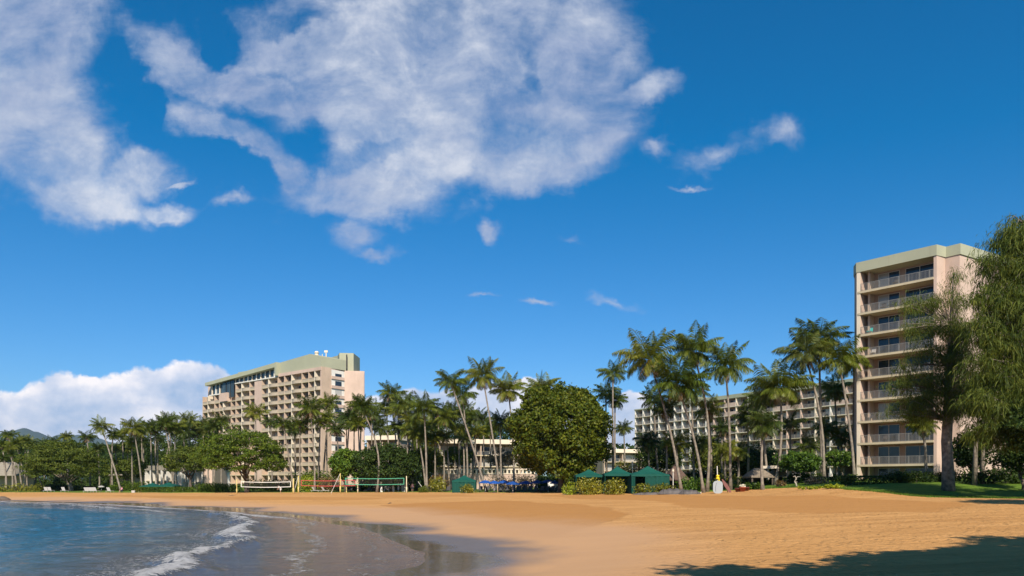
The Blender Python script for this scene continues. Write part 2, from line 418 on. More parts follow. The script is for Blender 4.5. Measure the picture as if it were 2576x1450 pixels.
gzz[1:4] += (fbm(gx[1:4] * 2, gy[1:4] * 2, 3, 3) - .4) * .10
m, N = newmat('lawn_grass')
out = N.n('ShaderNodeOutputMaterial'); b = N.n('ShaderNodeBsdfPrincipled'); N.l(b.outputs[0], out.inputs[0])
pos = N.n('ShaderNodeTexCoord').outputs['Object']
g1 = N.ramp(N.noise(pos, .9, 7, .7), [(.3, (.075, .14, .014)), (.55, (.15, .25, .026)), (.75, (.24, .33, .045))])
g2 = N.mix(N.mrange(N.noise(pos, 14, 3, .6), .3, .7, .45, 0), g1, (.03, .05, .01))
# bare earth under the trees farther back
g3 = N.mix(N.mrange(N.noise(pos, .12, 4, .6), .50, .60, 0, .6), g2, (.09, .065, .04))
sepn = N.n('ShaderNodeSeparateXYZ'); N.l(pos, sepn.inputs[0])
g4 = N.mix(N.math('MULTIPLY', N.mrange(sepn.outputs[0], 30, 8), N.mrange(N.noise(pos, .3, 3, .6), .40, .5)), g2, g3)
N.l(g4, b.inputs['Base Color']); b.inputs['Roughness'].default_value = .85; b.inputs['Specular IOR Level'].default_value = .15
N.l(N.bump(N.noise(pos, 9, 6, .8), .9, .12), b.inputs['Normal'])
tag(grid_np('lawn', np.stack([gx, gy, gzz], -1), m), kind='structure')

# ------------------------------------------------------------------ sea
wxg, wyg = polar(-75, 14, 760, 9, 330, 640)
BRK = np.array([(-8.5, 12), (-10.2, 19), (-11.2, 23.8), (-12.05, 28.7), (-12.9, 36), (-16.2, 43.3), (-18.0, 52), (-22.9, 62), (-29.5, 72.3), (-42, 83), (-60, 96), (-74, 104), (-100, 115)], float)[::-1]
P2 = np.stack([wxg.ravel(), wyg.ravel()], 1)
bs = poly_sd(P2, BRK).reshape(wxg.shape)                      # + is landward
bs = bs + (fbm(wxg * .35, wyg * .35, 4, 31) - .47) * 3.4
sd = poly_sd(P2, SH).reshape(wxg.shape)
sdn = sd + (fbm(wxg * .11, wyg * .11, 3, 5) - .45) * 3.0 * sstep(np.abs(sd), 40, 0)
strong = sstep(wyg, 78, 55)
zw = .028 * (fbm(wxg * .5, wyg * 1.2, 4, 40) - .47) * 2 * sstep(-sd, 2, 12)
ridge = np.exp(-((bs + .9) / .8) ** 2)
zw = zw + .30 * ridge * (.35 + .65 * strong) * (.6 + .8 * fbm(wxg * .8, wyg * .8, 2, 61)) + .10 * np.exp(-((bs + 5.5) / 2.0) ** 2) * strong
zw = zw + .07 * sstep(-bs, 40, 12) * np.sin(bs * .75 + 3 * fbm(wxg * .08, wyg * .08, 2, 71)) * sstep(-bs, 2, 10)
foam = np.clip(.66 * np.exp(-np.maximum(bs + .8, 0) ** 2 / .22) * np.exp(-np.maximum(-bs - .9, 0) ** 2 / .9), 0, 1) * (.45 + .50 * strong) * (.62 + .75 * fbm(wxg * .45, wyg * .45, 3, 91))
# thin lace left on the shallow sheet behind the wave and along the far waterline
lace = .42 * np.exp(-((bs - 3.2) / .5) ** 2) * strong + .34 * np.exp(-((bs - 6.0) / .4) ** 2) * strong
shore = .62 * np.exp(-((sdn + .9) / .9) ** 2) * sstep(wyg, 50, 66) + .5 * np.exp(-((sdn + 4.8 + 2 * (fbm(wxg * .05, wyg * .05, 2, 2) - .5)) / .9) ** 2) * sstep(wyg, 62, 75)
edgef = .30 * np.exp(-((sdn + .35) / .28) ** 2) * sstep(wyg, 22, 30)
trail = .34 * np.exp(-((bs + 2.6) / 1.3) ** 2) * strong
foam = np.maximum.reduce([foam, trail, lace, shore, edgef])
shal = sstep(-bs, 20, -1)                                     # 1 near the beach
m, N = newmat('sea_water')
out = N.n('ShaderNodeOutputMaterial'); b = N.n('ShaderNodeBsdfPrincipled')
pos = N.n('ShaderNodeTexCoord').outputs['Object']
sh = N.attr('shallow')
n1 = N.noise(N.mapping(pos, sc=(.5, 1.1, 1)), .35, 4, .6)
shn = N.math('ADD', sh, N.math('MULTIPLY', N.math('SUBTRACT', n1, .5), .5), clamp=True)
wc = N.ramp(shn, [(0, (.018, .15, .29)), (.35, (.022, .145, .27)), (.7, (.055, .12, .18)), (.9, (.08, .085, .09)), (1, (.070, .062, .058))])
fn = N.noise(N.mapping(pos, sc=(1, 1.3, 1)), 3.2, 9, .75, 0, .6)
fv = N.n('ShaderNodeTexVoronoi', feature='DISTANCE_TO_EDGE'); N.l(N.vmath('ADD', pos, N.vmath('SCALE', N.noise(pos, 2.0, 4, .6, 1))), fv.inputs['Vector']); fv.inputs['Scale'].default_value = 2.2
cells = N.mrange(fv.outputs[0], .0, .14, .22, 0)
fo = N.math('ADD', N.attr('foam'), N.math('ADD', N.math('MULTIPLY', N.math('SUBTRACT', fn, .5), 1.7), cells))
fo = N.math('MULTIPLY', N.mrange(fo, .42, .66), N.mrange(N.attr('foam'), .05, .2))
N.l(N.mix(fo, wc, (.80, .78, .76)), b.inputs['Base Color'])
N.l(N.math('ADD', .055, N.math('MULTIPLY', fo, .7)), b.inputs['Roughness'])
b.inputs['IOR'].default_value = 1.33
w1 = N.noise(N.mapping(pos, rot=(0, 0, .35), sc=(.8, .75, 1)), 1.5, 7, .72, 0, .4)
w2 = N.noise(N.mapping(pos, rot=(0, 0, -.2), sc=(.7, 1.3, 1)), 5.0, 3, .6)
hh = N.math('ADD', w1, N.math('MULTIPLY', w2, .18))
hh = N.math('MULTIPLY', hh, N.math('SUBTRACT', 1.0, N.math('MULTIPLY', sh, .90)))
hh = N.math('ADD', hh, N.math('MULTIPLY', fo, N.math('MULTIPLY', fn, .5)))
N.l(N.bump(hh, 1.0, 1.1), b.inputs['Normal'])
N.l(b.outputs[0], out.inputs[0])
M['water'] = m
tag(grid_np('sea', np.stack([wxg, wyg, zw], -1), m, {'foam': foam, 'shallow': shal}), kind='structure')
# open sea beyond the near sheet
far = MB()
ang = np.radians(np.linspace(-180, 180, 73)); 
vs = [(330 * math.sin(a), 330 * math.cos(a), -.004) for a in ang] + [(6700 * math.sin(a), 6700 * math.cos(a), -.004) for a in ang]
far.add(vs, [(i, i + 1, 73 + i + 1, 73 + i) for i in range(72)])
side = [math.radians(a) for a in np.linspace(-180, -75, 12)]
far.add([(9 * math.sin(a), 9 * math.cos(a), -.004) for a in side] + [(330 * math.sin(a), 330 * math.cos(a), -.004) for a in side], [(i, i + 1, 13 + i, 12 + i) for i in range(11)])
fo_ = far.build('sea_beyond', m); tag(fo_, kind='structure')

# ------------------------------------------------------------------ distant mountains
def mountain(name, pts, D, depth, seed):
    """pts: ridge outline as (X, Y) of the photo; a ridge of real depth with spurs."""
    xs = np.array([p[0] for p in pts], float); ys = np.array([p[1] for p in pts], float)
    Xs = np.linspace(xs[0], xs[-1], 160); Yr = np.interp(Xs, xs, ys)
    H = (HY - Yr) / F * D + ZC + (fbm(Xs * .06, Xs * 0, 4, seed) - .47) * 26
    x = wx(Xs, D); T = np.linspace(-1, 1, 60)
    X2, T2 = np.meshgrid(x, T)
    spur = (fbm(X2 * .006, T2 * 1.5 + 4, 5, seed + 3) - .47)
    Z = H[None, :] * np.clip(1 - np.abs(T2) ** 1.25 * (1 + .9 * spur), 0, 1) + spur * 60 * (1 - np.abs(T2)) * np.abs(T2) * 3
    Z[0] = -3; Z[-1] = -3
    return tag(grid_np(name, np.stack([X2, D + T2 * depth, Z], -1), M['mountain']), kind='structure')
mountain('mountain_ridge', [(-700, 1150), (-400, 1110), (-150, 1120), (0, 1096), (30, 1082), (48, 1082), (62, 1077), (75, 1081), (100, 1090), (130, 1106), (160, 1125), (200, 1160), (240, 1209)], 5200, 900, 1)
mountain('mountain_spur', [(100, 1205), (130, 1100), (150, 1093), (200, 1094), (240, 1098), (300, 1120), (360, 1135), (420, 1150), (520, 1209)], 5900, 800, 5)
# ------------------------------------------------------------------ camera, sun, sky
cam = bpy.data.cameras.new('camera'); co = bpy.data.objects.new('camera', cam); col.objects.link(co)
co.location = (0, 0, ZC); co.rotation_euler = (math.radians(90), 0, 0)
cam.sensor_width = 36; cam.lens = 36 * F / 2576; cam.shift_y = (HY - 725) / 2576; cam.clip_start = .2; cam.clip_end = 30000
sc = bpy.context.scene; sc.camera = co
sl = bpy.data.lights.new('sun', 'SUN'); sl.energy = SUN_E; sl.angle = math.radians(.5); sl.color = (1, .90, .76)
so = bpy.data.objects.new('sun', sl); col.objects.link(so); so.rotation_euler = SUN.to_track_quat('Z', 'Y').to_euler()
w = bpy.data.worlds.new('World'); sc.world = w; w.use_nodes = True
N = NT(w.node_tree)
out = N.n('ShaderNodeOutputWorld'); bg = N.n('ShaderNodeBackground'); N.l(bg.outputs[0], out.inputs[0]); bg.inputs[1].default_value = SKY_S
sky = N.n('ShaderNodeTexSky', sky_type='NISHITA'); sky.sun_disc = False
sky.sun_elevation = math.radians(39); sky.sun_rotation = math.atan2(SUN.x, SUN.y)
sky.altitude = 0; sky.air_density = 1.0; sky.dust_density = .35; sky.ozone_density = 3.0
hs = N.n('ShaderNodeHueSaturation'); hs.inputs['Saturation'].default_value = SKY_SAT; hs.inputs['Value'].default_value = 1.0
hs.inputs['Hue'].default_value = .493
N.l(sky.outputs[0], hs.inputs['Color'])
gm = N.n('ShaderNodeGamma'); gm.inputs[1].default_value = SKY_GAM
N.l(N.mix(1.0, hs.outputs[0], SKY_TINT, 'MULTIPLY'), gm.inputs[0])
skyc = N.vmath('MAXIMUM', N.vmath('SUBTRACT', gm.outputs[0], (.029 / .05, .0, .0)), (0, 0, 0))
gen = N.n('ShaderNodeTexCoord').outputs['Generated']
sp = N.n('ShaderNodeSeparateXYZ'); N.l(gen, sp.inputs[0])
dy = N.math('MAXIMUM', sp.outputs[1], .03)
u = N.math('DIVIDE', sp.outputs[0], dy); v = N.math('DIVIDE', sp.outputs[2], dy)
cb = N.n('ShaderNodeCombineXYZ'); N.l(u, cb.inputs[0]); N.l(v, cb.inputs[1]); uv = cb.outputs[0]
wr = N.vmath('SCALE', N.vmath('SUBTRACT', N.noise(uv, 5.0, 6, .6, 1), (.5, .5, .5))); wr.node.inputs['Scale'].default_value = .16
uvw = N.vmath('ADD', uv, wr)
def blobs(L, vec):
    acc = None
    for X, Y, rx, ry, rot, wt in L:
        e = N.vmath('LENGTH', N.mapping(vec, ((X - CX) / F, (HY - Y) / F, 0), (0, 0, math.radians(rot)), (rx / F, ry / F, 1), 'TEXTURE'))
        q = N.math('MULTIPLY', N.math('SUBTRACT', 1.0, e), wt)
        if acc is None: acc = q
        else:
            x = N.n('ShaderNodeMath', operation='SMOOTH_MAX'); N.l(acc, x.inputs[0]); N.l(q, x.inputs[1]); x.inputs[2].default_value = .12; acc = x.outputs[0]
    return acc
big = [(20, 90, 235, 260, 0, 1), (90, 330, 260, 170, -20, 1), (190, 450, 230, 110, -25, 1), (350, 420, 120, 100, 0, .9), (270, 530, 170, 50, -15, .8), (445, 530, 90, 34, 5, .7), (460, 440, 35, 12, 10, .6),
       (450, 150, 170, 75, -35, .8), (640, 215, 260, 75, -20, 1), (560, 320, 190, 60, -30, .8), (800, 110, 280, 130, 0, .75), (1120, 90, 420, 210, 0, 1), (1050, 280, 420, 150, 0, 1),
       (1450, 150, 160, 190, 0, .7), (1400, 330, 270, 120, 25, 1), (1590, 235, 130, 55, 30, .9), (1000, 440, 360, 90, 5, .8), (900, 500, 230, 60, 0, .75), (720, 430, 110, 90, -30, .6), (1330, 440, 200, 60, 10, .75),
       (880, 590, 80, 55, 45, .55), (915, 648, 60, 22, 10, .5), (1655, 360, 50, 24, 5, .5), (1825, 352, 85, 36, 25, .40), (1965, 322, 34, 24, -30, .30), (1245, 562, 34, 24, -40, .55), (590, 497, 36, 18, 0, .4)]
small = [(1212, 752, 40, 8, 2, .4), (1358, 752, 46, 11, -5, .55), (1540, 768, 70, 18, -18, .42), (1735, 450, 34, 6, -3, .3), (1430, 595, 24, 9, 0, .25)]
den = blobs(big, uvw)
hole = blobs([(800, 345, 130, 60, 30, .62), (350, 240, 60, 130, 20, .9), (560, 70, 70, 80, 0, 1), (1330, 110, 50, 120, 10, .4), (600, 410, 150, 40, -30, .7), (960, 350, 120, 40, 0, .35), (760, 40, 110, 40, 0, .5)], uvw)
den = N.math('SUBTRACT', den, N.math('MULTIPLY', N.math('MAXIMUM', hole, 0), .9))
den = N.math('MINIMUM', N.math('MAXIMUM', den, N.math('SUBTRACT', blobs(small, uvw), .05)), .36)
ust = N.mapping(uv, rot=(0, 0, .32), sc=(1, 2.1, 1))                 # streaked along the wind
fa = N.noise(ust, 4.2, 12, .62, 0, .25)
fbi = N.noise(uv, 11.0, 10, .66, 0, .3)
fb = N.math('ADD', N.math('MULTIPLY', fa, .6), N.math('MULTIPLY', fbi, .4))
d2 = N.math('ADD', den, N.math('MULTIPLY', N.math('SUBTRACT', fb, .5), 2.1))
alpha = N.math('MULTIPLY', N.mrange(d2, -.16, .64), .95)
shd = N.noise(N.mapping(uv, loc=(.02, .045, 0), rot=(0, 0, .32), sc=(1, 1.7, 1)), 3.4, 8, .58)
lum = N.math('ADD', shd, N.math('MULTIPLY', N.math('SUBTRACT', fbi, .5), .34))
lum = N.math('ADD', lum, N.math('MULTIPLY', N.mrange(d2, .1, .9), .06))
K = 1.0 / SKY_S / 2 ** EXPO
cl = N.ramp(lum, [(.30, (.29 * K, .37 * K, .58 * K)), (.46, (.42 * K, .49 * K, .67 * K)), (.58, (.54 * K, .60 * K, .74 * K)), (.70, (.76 * K, .79 * K, .87 * K))])
c1 = N.mix(alpha, skyc, cl)
low = [(30, 1060, 170, 75, 0, 1), (150, 1015, 110, 75, 15, 1), (220, 985, 60, 40, 20, 1), (330, 1010, 170, 85, 5, 1), (470, 990, 130, 85, 8, 1), (545, 1010, 60, 70, 0, 1), (250, 1100, 420, 80, 0, 1), (560, 1090, 120, 90, 0, 1),
       (960, 1060, 90, 60, 0, 1), (1050, 1045, 100, 70, 0, 1), (1130, 1040, 80, 60, 0, 1), (1240, 1020, 90, 60, 0, 1), (1335, 985, 55, 38, 0, 1), (1370, 1050, 110, 80, 0, 1), (1590, 1035, 60, 50, 0, 1), (1500, 1090, 140, 60, 0, 1), (1800, 1120, 400, 50, 0, .8),
       (-250, 1040, 260, 110, 0, 1), (-600, 1060, 260, 110, 0, 1), (2400, 1130, 400, 60, 0, .8), (3000, 1100, 400, 90, 0, 1)]
wr2 = N.vmath('SCALE', N.vmath('SUBTRACT', N.noise(uv, 14.0, 7, .6, 1), (.5, .5, .5))); wr2.node.inputs['Scale'].default_value = .055
dl = blobs(low, N.vmath('ADD', uv, wr2))
fb2 = N.noise(uv, 20.0, 9, .6, 0, .3)
dl2 = N.math('ADD', dl, N.math('MULTIPLY', N.math('SUBTRACT', fb2, .5), .62))
al = N.math('MULTIPLY', N.mrange(dl2, .0, .20), .95)
lm = N.math('ADD', N.noise(N.mapping(uv, sc=(1, 1.4, 1)), 9.0, 6, .55), N.math('MULTIPLY', N.mrange(dl2, .0, .75), -.10))
lm = N.math('ADD', lm, N.math('MULTIPLY', N.math('SUBTRACT', fb2, .5), .3))
cl2 = N.ramp(lm, [(.26, (.42 * K, .56 * K, .80 * K)), (.44, (.78 * K, .82 * K, .95 * K)), (.58, (1.2 * K, 1.12 * K, 1.1 * K))])
c2 = N.mix(al, c1, cl2)
N.l(c2, bg.inputs[0])
vs_ = sc.view_settings; vs_.view_transform = 'Standard'; vs_.look = 'None'; vs_.gamma = 1; vs_.exposure = EXPO; vs_.use_curve_mapping = False
sc.cycles.max_bounces = 7; sc.cycles.diffuse_bounces = 2; sc.cycles.glossy_bounces = 3; sc.cycles.transmission_bounces = 2; sc.cycles.volume_bounces = 0; sc.cycles.transparent_max_bounces = 4

# ------------------------------------------------------------------ foliage
def unit(rng, n):
    v = rng.normal(size=(n, 3)); return v / np.linalg.norm(v, axis=1)[:, None]
def leaf_quads(P, size, rng, up=.35, asp=1.7, out=None):
    n = len(P); nn = unit(rng, n); nn[:, 2] += up
    if out is not None: nn += out * .6
    nn /= np.linalg.norm(nn, axis=1)[:, None]
    t = np.cross(nn, unit(rng, n)); t /= np.linalg.norm(t, axis=1)[:, None]
    b = np.cross(nn, t); L = (size * (.6 + .8 * rng.random(n)))[:, None]
    return np.stack([P - t * L / 2, P + b * L / (2 * asp), P + t * L / 2, P - b * L / (2 * asp)], 1).reshape(-1, 3)
def clump_cloud(rng, c, rad, ncl, per, rc, shell=.55, flat=1.0, bottom=-.45, rough=.16):
    c = np.array(c); rad = np.array(rad)
    d = unit(rng, ncl * 3); d = d[d[:, 2] > bottom][:ncl]
    ph = rng.random(6) * 6.28
    lob = 1 + rough * (np.sin(3 * np.arctan2(d[:, 1], d[:, 0]) + ph[0]) * .6 + np.sin(5 * d[:, 2] * 2 + 4 * d[:, 0] + ph[1]) * .5 + np.sin(9 * d[:, 0] + 7 * d[:, 2] + ph[2]) * .4)
    r = (shell + (1 - shell) * rng.random(len(d)) ** .6) * lob
    C = c + d * rad * r[:, None]
    sz = rc * (.6 + .8 * rng.random(len(d)))
    o = unit(rng, len(d) * per) * (rng.random(len(d) * per) ** .45)[:, None]
    o[:, 2] *= flat
    Pp = np.repeat(C, per, 0) + o * np.repeat(sz, per)[:, None]
    keep = rng.random(len(Pp)) < .97
    return C, Pp[keep], np.repeat(d, per, 0)[keep]
def broadleaf(name, label, cat, X, Yc, D, RX, RZ, RY=None, leafm='leaf_mid', ncl=260, per=60, leaf=.32, rc=.9, shell=.5, flat=1.0, bottom=-.45, rough=.16,
              Xb=None, trunk=.35, barkm='bark', group=None, seed=1, limbs=9, squash=0.0):
    rng = np.random.default_rng(seed); R2 = random.Random(seed)
    x = wx(X, D); zc = wz(Yc, D); Xb = X if Xb is None else Xb; bx = wx(Xb, D)
    rx = RX / F * D; rz = RZ / F * D; ry = RY if RY else rx
    g = gz(bx, D) - .15
    root = thing(name, label, cat, (bx, D, g), 0, group)
    C, Pp, dd = clump_cloud(rng, (x, D, zc), (rx, ry, rz), ncl, per, rc, shell, flat, bottom, rough)
    if squash:      # rounded hump: pull lower rim outwards
        k = 1 + squash * np.clip((zc - Pp[:, 2]) / rz, 0, 1); Pp[:, 0] = x + (Pp[:, 0] - x) * k
    faces_np('crown', leaf_quads(Pp, leaf, rng, .35, 1.7, dd), 4, M[leafm], root)
    mb = MB(); top = Vector((x * .75 + bx * .25, D, zc - rz * .15))
    base = Vector((bx, D, g)); mid = base.lerp(top, .45) + Vector((R2.uniform(-.3, .3), R2.uniform(-.3, .3), 0))
    fork = base.lerp(top, .35)
    mb.tube([base, base.lerp(fork, .5) + Vector((.08, 0, 0)), fork, mid, top], [trunk * 1.35, trunk * 1.02, trunk * .9, trunk * .6, trunk * .15], 10)
    for i in range(limbs):
        q = Vector(C[int(rng.integers(len(C)))]); a = fork.lerp(top, R2.uniform(0, .6))
        mdl = a.lerp(q, .5) + Vector((0, 0, R2.uniform(-.05, .12) * rz))
        mb.tube([a, mdl, q], [trunk * .42, trunk * .24, trunk * .05], 6)
    mb.build('trunk', M[barkm], root, True)
    return root
def shrub(name, label, X0, X1, Ytop, D, depth=2.0, leafm='leaf_shrub', leaf=.28, dens=140, cat='shrub', group=None, seed=1, zb=None, Yb=None, box=False, stemm='bark'):
    """a bush between X0 and X1 of the photo, top at Ytop, standing on the ground at distance D."""
    rng = np.random.default_rng(seed)
    x0, x1 = wx(X0, D), wx(X1, D); zt = wz(Ytop, D); cx_ = (x0 + x1) / 2
    g = gz(cx_, D) if zb is None else zb
    h = max(.3, zt - g); root = thing(name, label, cat, (cx_, D, g - .05), 0, group)
    n = int(dens * (x1 - x0) * (depth + h) * .8)
    if box:
        a = rng.random((n, 3)); face = rng.integers(0, 4, n)
        a[face == 0, 1] = .03 + .1 * rng.random((face == 0).sum()); a[face == 1, 2] = 1 - .07 * rng.random((face == 1).sum())
        a[face == 2, 0] = .03 * rng.random((face == 2).sum())
        wob = .12 * np.sin(a[:, 0] * 19) + .08 * np.sin(a[:, 0] * 47 + 1)
        Pp = np.stack([x0 + a[:, 0] * (x1 - x0), D + (a[:, 1] - .5) * depth + wob * .5, g + a[:, 2] * h * (1 + .06 * wob)], 1)
    else:
        nb = max(4, int((x1 - x0) / .8)); rr = min(h * .55, 1.6)
        cs = np.stack([x0 + rr * .6 + (x1 - x0 - rr * 1.2) * rng.random(nb * 3), D + (rng.random(nb * 3) - .5) * depth, np.zeros(nb * 3)], 1)
        top = g + h * (.62 + .38 * fbm(cs[:, 0] * .9, cs[:, 1] * .9, 3, seed)) 
        cs[:, 2] = g + (top - g - rr * .5) * rng.random(nb * 3) ** .6
        i = rng.integers(0, len(cs), n); o = unit(rng, n) * (rng.random(n) ** .35)[:, None] * rr * np.array([1, 1, .85])
        Pp = cs[i] + o; Pp = Pp[(Pp[:, 2] > g - .05) & (Pp[:, 2] < g + h * 1.08)]
    faces_np('foliage', leaf_quads(Pp, leaf, rng, .4), 4, M[leafm], root)
    mb = MB()
    for i in range(max(3, int((x1 - x0) / 1.2))):
        px = x0 + (x1 - x0) * (i + .5) / max(3, int((x1 - x0) / 1.2))
        mb.tube([(px, D, g - .1), (px + .1, D + .1, g + h * .4), (px + .15, D, g + h * .75)], [.05, .035, .015], 5)
    mb.build('stem', M[stemm], root)
    return root

# ---- coconut palms
def frond(V, o, az, el, L, droop, rng, nl=26, wleaf=.030, twist=0.0, sweep=0.0):
    """one frond: curved midrib and two rows of hanging leaflets, written as 4-vertex faces."""
    T = np.linspace(0, 1, nl + 1); ang = el - droop * T ** 1.4
    ds = L / nl; h = np.cumsum(np.cos(ang)) * ds; z = np.cumsum(np.sin(ang)) * ds
    az_t = az + sweep * T ** 1.5
    dirx, diry = np.cos(az), np.sin(az)
    P = np.stack([o[0] + np.cumsum(np.cos(ang) * np.cos(az_t)) * ds, o[1] + np.cumsum(np.cos(ang) * np.sin(az_t)) * ds, o[2] + z], 1)
    tan = np.gradient(P, axis=0); tan /= np.linalg.norm(tan, axis=1)[:, None]
    side = np.stack([-np.sin(az_t), np.cos(az_t), np.zeros(nl + 1)], 1)
    # midrib
    for i in range(nl):
        wd = .016 * (1 - i / nl) + .003
        V.append([P[i] - side[i] * wd, P[i + 1] - side[i + 1] * wd, P[i + 1] + side[i + 1] * wd, P[i] + side[i] * wd])
    for i in range(3, nl + 1):
        t = T[i]; ll = L * .42 * (math.sin(math.pi * min(1, t * .86 + .12)) ** .7) * (1 - .25 * t)
        for s in (-1, 1):
            for q in (0, .5):
                p = P[i] * (1 - q) + P[i - 1] * q
                d = side[i] * s * (.85 + .2 * rng.random()) + tan[i] * (.55 + .3 * rng.random()) + np.array([0, 0, -.25 - .6 * rng.random()])
                d /= np.linalg.norm(d); l2 = ll * (.75 + .4 * rng.random())
                mid = p + d * l2 * .5; tip = p + d * l2 * .9 + np.array([0, 0, -l2 * .28])
                wv = tan[i] * wleaf * .5
                V.append([p - wv * .6, mid - wv, tip, mid + wv])
def palm_crown_mesh(seed, style=0):
    rng = np.random.default_rng(seed); V = []; n = 28 if style == 0 else (23 if style == 1 else 34)
    for k in range(n):
        t = (k + .5) / n
        az = k * 2.39996 + rng.normal() * .18
        el = math.radians(84 - 104 * t ** .9 + rng.normal() * 9)
        L = (1.0 + .28 * rng.random()) * (.80 + .25 * math.sin(math.pi * min(1, t + .15)))
        frond(V, (0, 0, .02), az, el, L, math.radians(50 + 55 * t + rng.normal() * 16), rng, 28, .027, 0, rng.normal() * .18 - .25 * math.cos(az + 1.4))
    V = np.array(V).reshape(-1, 3)
    o = faces_np('crown', V, 4, M['palm_leaf'])
    me = o.data; bpy.data.objects.remove(o); return me
CROWNS = {m_: [palm_crown_mesh(100 + i + 10 * j, i % 3) for i in range(5 if m_ == 'palm_leaf' else 3)] for j, m_ in enumerate(['palm_leaf', 'palm_dark', 'palm_yellow'])}
for m_, L_ in CROWNS.items():
    for me_ in L_: me_.materials.clear(); me_.materials.append(M[m_])
def nutmesh():
    mb = MB(); R2 = random.Random(4)
    for i in range(12):
        a = R2.uniform(0, 6.28); r = R2.uniform(.06, .17); z = R2.uniform(-.22, -.02)
        mb.lathe((r * math.cos(a), r * math.sin(a), z), [(.001, -.05), (.035, -.03), (.045, 0), (.035, .035), (.001, .055)], 6)
    o = mb.build('fruit', M['coconut']); me = o.data; bpy.data.objects.remove(o); return me
def stalkmesh():
    mb = MB(); R2 = random.Random(8)
    for i in range(22):
        a = R2.uniform(0, 6.28); r = R2.uniform(.03, .11)
        mb.tube([(r * .3 * math.cos(a), r * .3 * math.sin(a), .02), (r * math.cos(a), r * math.sin(a), -.10), (r * .9 * math.cos(a), r * .9 * math.sin(a), R2.uniform(-.42, -.2))], [.02, .016, .006], 4)
    o = mb.build('fruit', M['orange_stalk']); me = o.data; bpy.data.objects.remove(o); return me
def deadmesh():
    V = []; rng = np.random.default_rng(5)
    for k in range(5): frond(V, (0, 0, -.02), k * 1.3 + .4, math.radians(-38), .62, math.radians(50), rng, 12, .035)
    o = faces_np('dead_fronds', np.array(V).reshape(-1, 3), 4, M['dead_frond']); me = o.data; bpy.data.objects.remove(o); return me
NUT, STALK, DEAD = nutmesh(), stalkmesh(), deadmesh()
PALM_N = [0]
def palm(X, Y, Xb, D, r, label, kind='palm_leaf', fruit=None, bend=None, tr=1.0, group='coconut palms in the hotel grounds', dead=True):
    i = PALM_N[0]; PALM_N[0] += 1; R2 = random.Random(500 + i)
    bx = wx(Xb, D); D2 = D + R2.uniform(-1.2, 1.2); tx = wx(X, D2); tz = wz(Y, D2); g = gz(bx, D)
    R = r / F * D2 * 1.08
    root = thing('coconut_palm', label, 'palm tree', (bx, D, g - .1), 0, group)
    b = Vector((bx, D, g - .1)); t = Vector((tx, D2, tz)); path = []; rad = []
    sag = (tx - bx) * (.16 if bend is None else bend) + R2.uniform(-.2, .2)
    for k in range(10):
        s = k / 9
        p = b.lerp(t, s) + Vector((-sag * math.sin(math.pi * s) * 1.0, R2.uniform(-.05, .05), 0))
        path.append(p); rad.append(tr * (.115 + .09 * (1 - s) + (.14 * max(0, 1 - s * 9)) + (.05 if k == 9 else 0)))
    mb = MB(); mb.tube(path, rad, 9); mb.build('trunk', M['trunk'], root, True)
    L = CROWNS[kind]; c = bpy.data.objects.new('crown', L[R2.randrange(len(L))]); col.objects.link(c); c.parent = root
    c.location = (t - b); c.rotation_euler = (R2.uniform(-.22, .22), R2.uniform(-.22, .22) + (tx - bx) / max(4, tz) * .3, R2.uniform(0, 6.28))
    c.scale = (R * R2.uniform(.9, 1.12), R * R2.uniform(.9, 1.12), R * R2.uniform(.88, 1.15))
    if fruit or R2.random() < .5:
        q = bpy.data.objects.new('fruit', STALK if fruit else NUT); col.objects.link(q); q.parent = root
        q.location = (t - b); q.scale = (R, R, R)
    if dead and R2.random() < .6:
        q = bpy.data.objects.new('dead_frond', DEAD); col.objects.link(q); q.parent = root
        q.location = (t - b); q.scale = (R, R, R); q.rotation_euler = (0, 0, R2.uniform(0, 6))
    return root
def RA(x, y): return .1974 * x, 1002.1 + .19745 * y
def RB(x, y): return 402.6 + .2838 * x, 859 + .2838 * y
def RC(x, y): return 850 + .2838 * x, 859 + .2838 * y
def RE(x, y): return 1476.4 + .3456 * x, 769.5 + .3456 * y
REG = {'A': (RA, .1974), 'B': (RB, .2838), 'C': (RC, .2838), 'E': (RE, .3456)}
def P_(reg, x, y, xb, D, r, label, **kw):
    f, s = REG[reg]; X, Y = f(x, y); Xb = f(xb, 0)[0]
    return palm(X, Y, Xb, D, r * s, label, **kw)
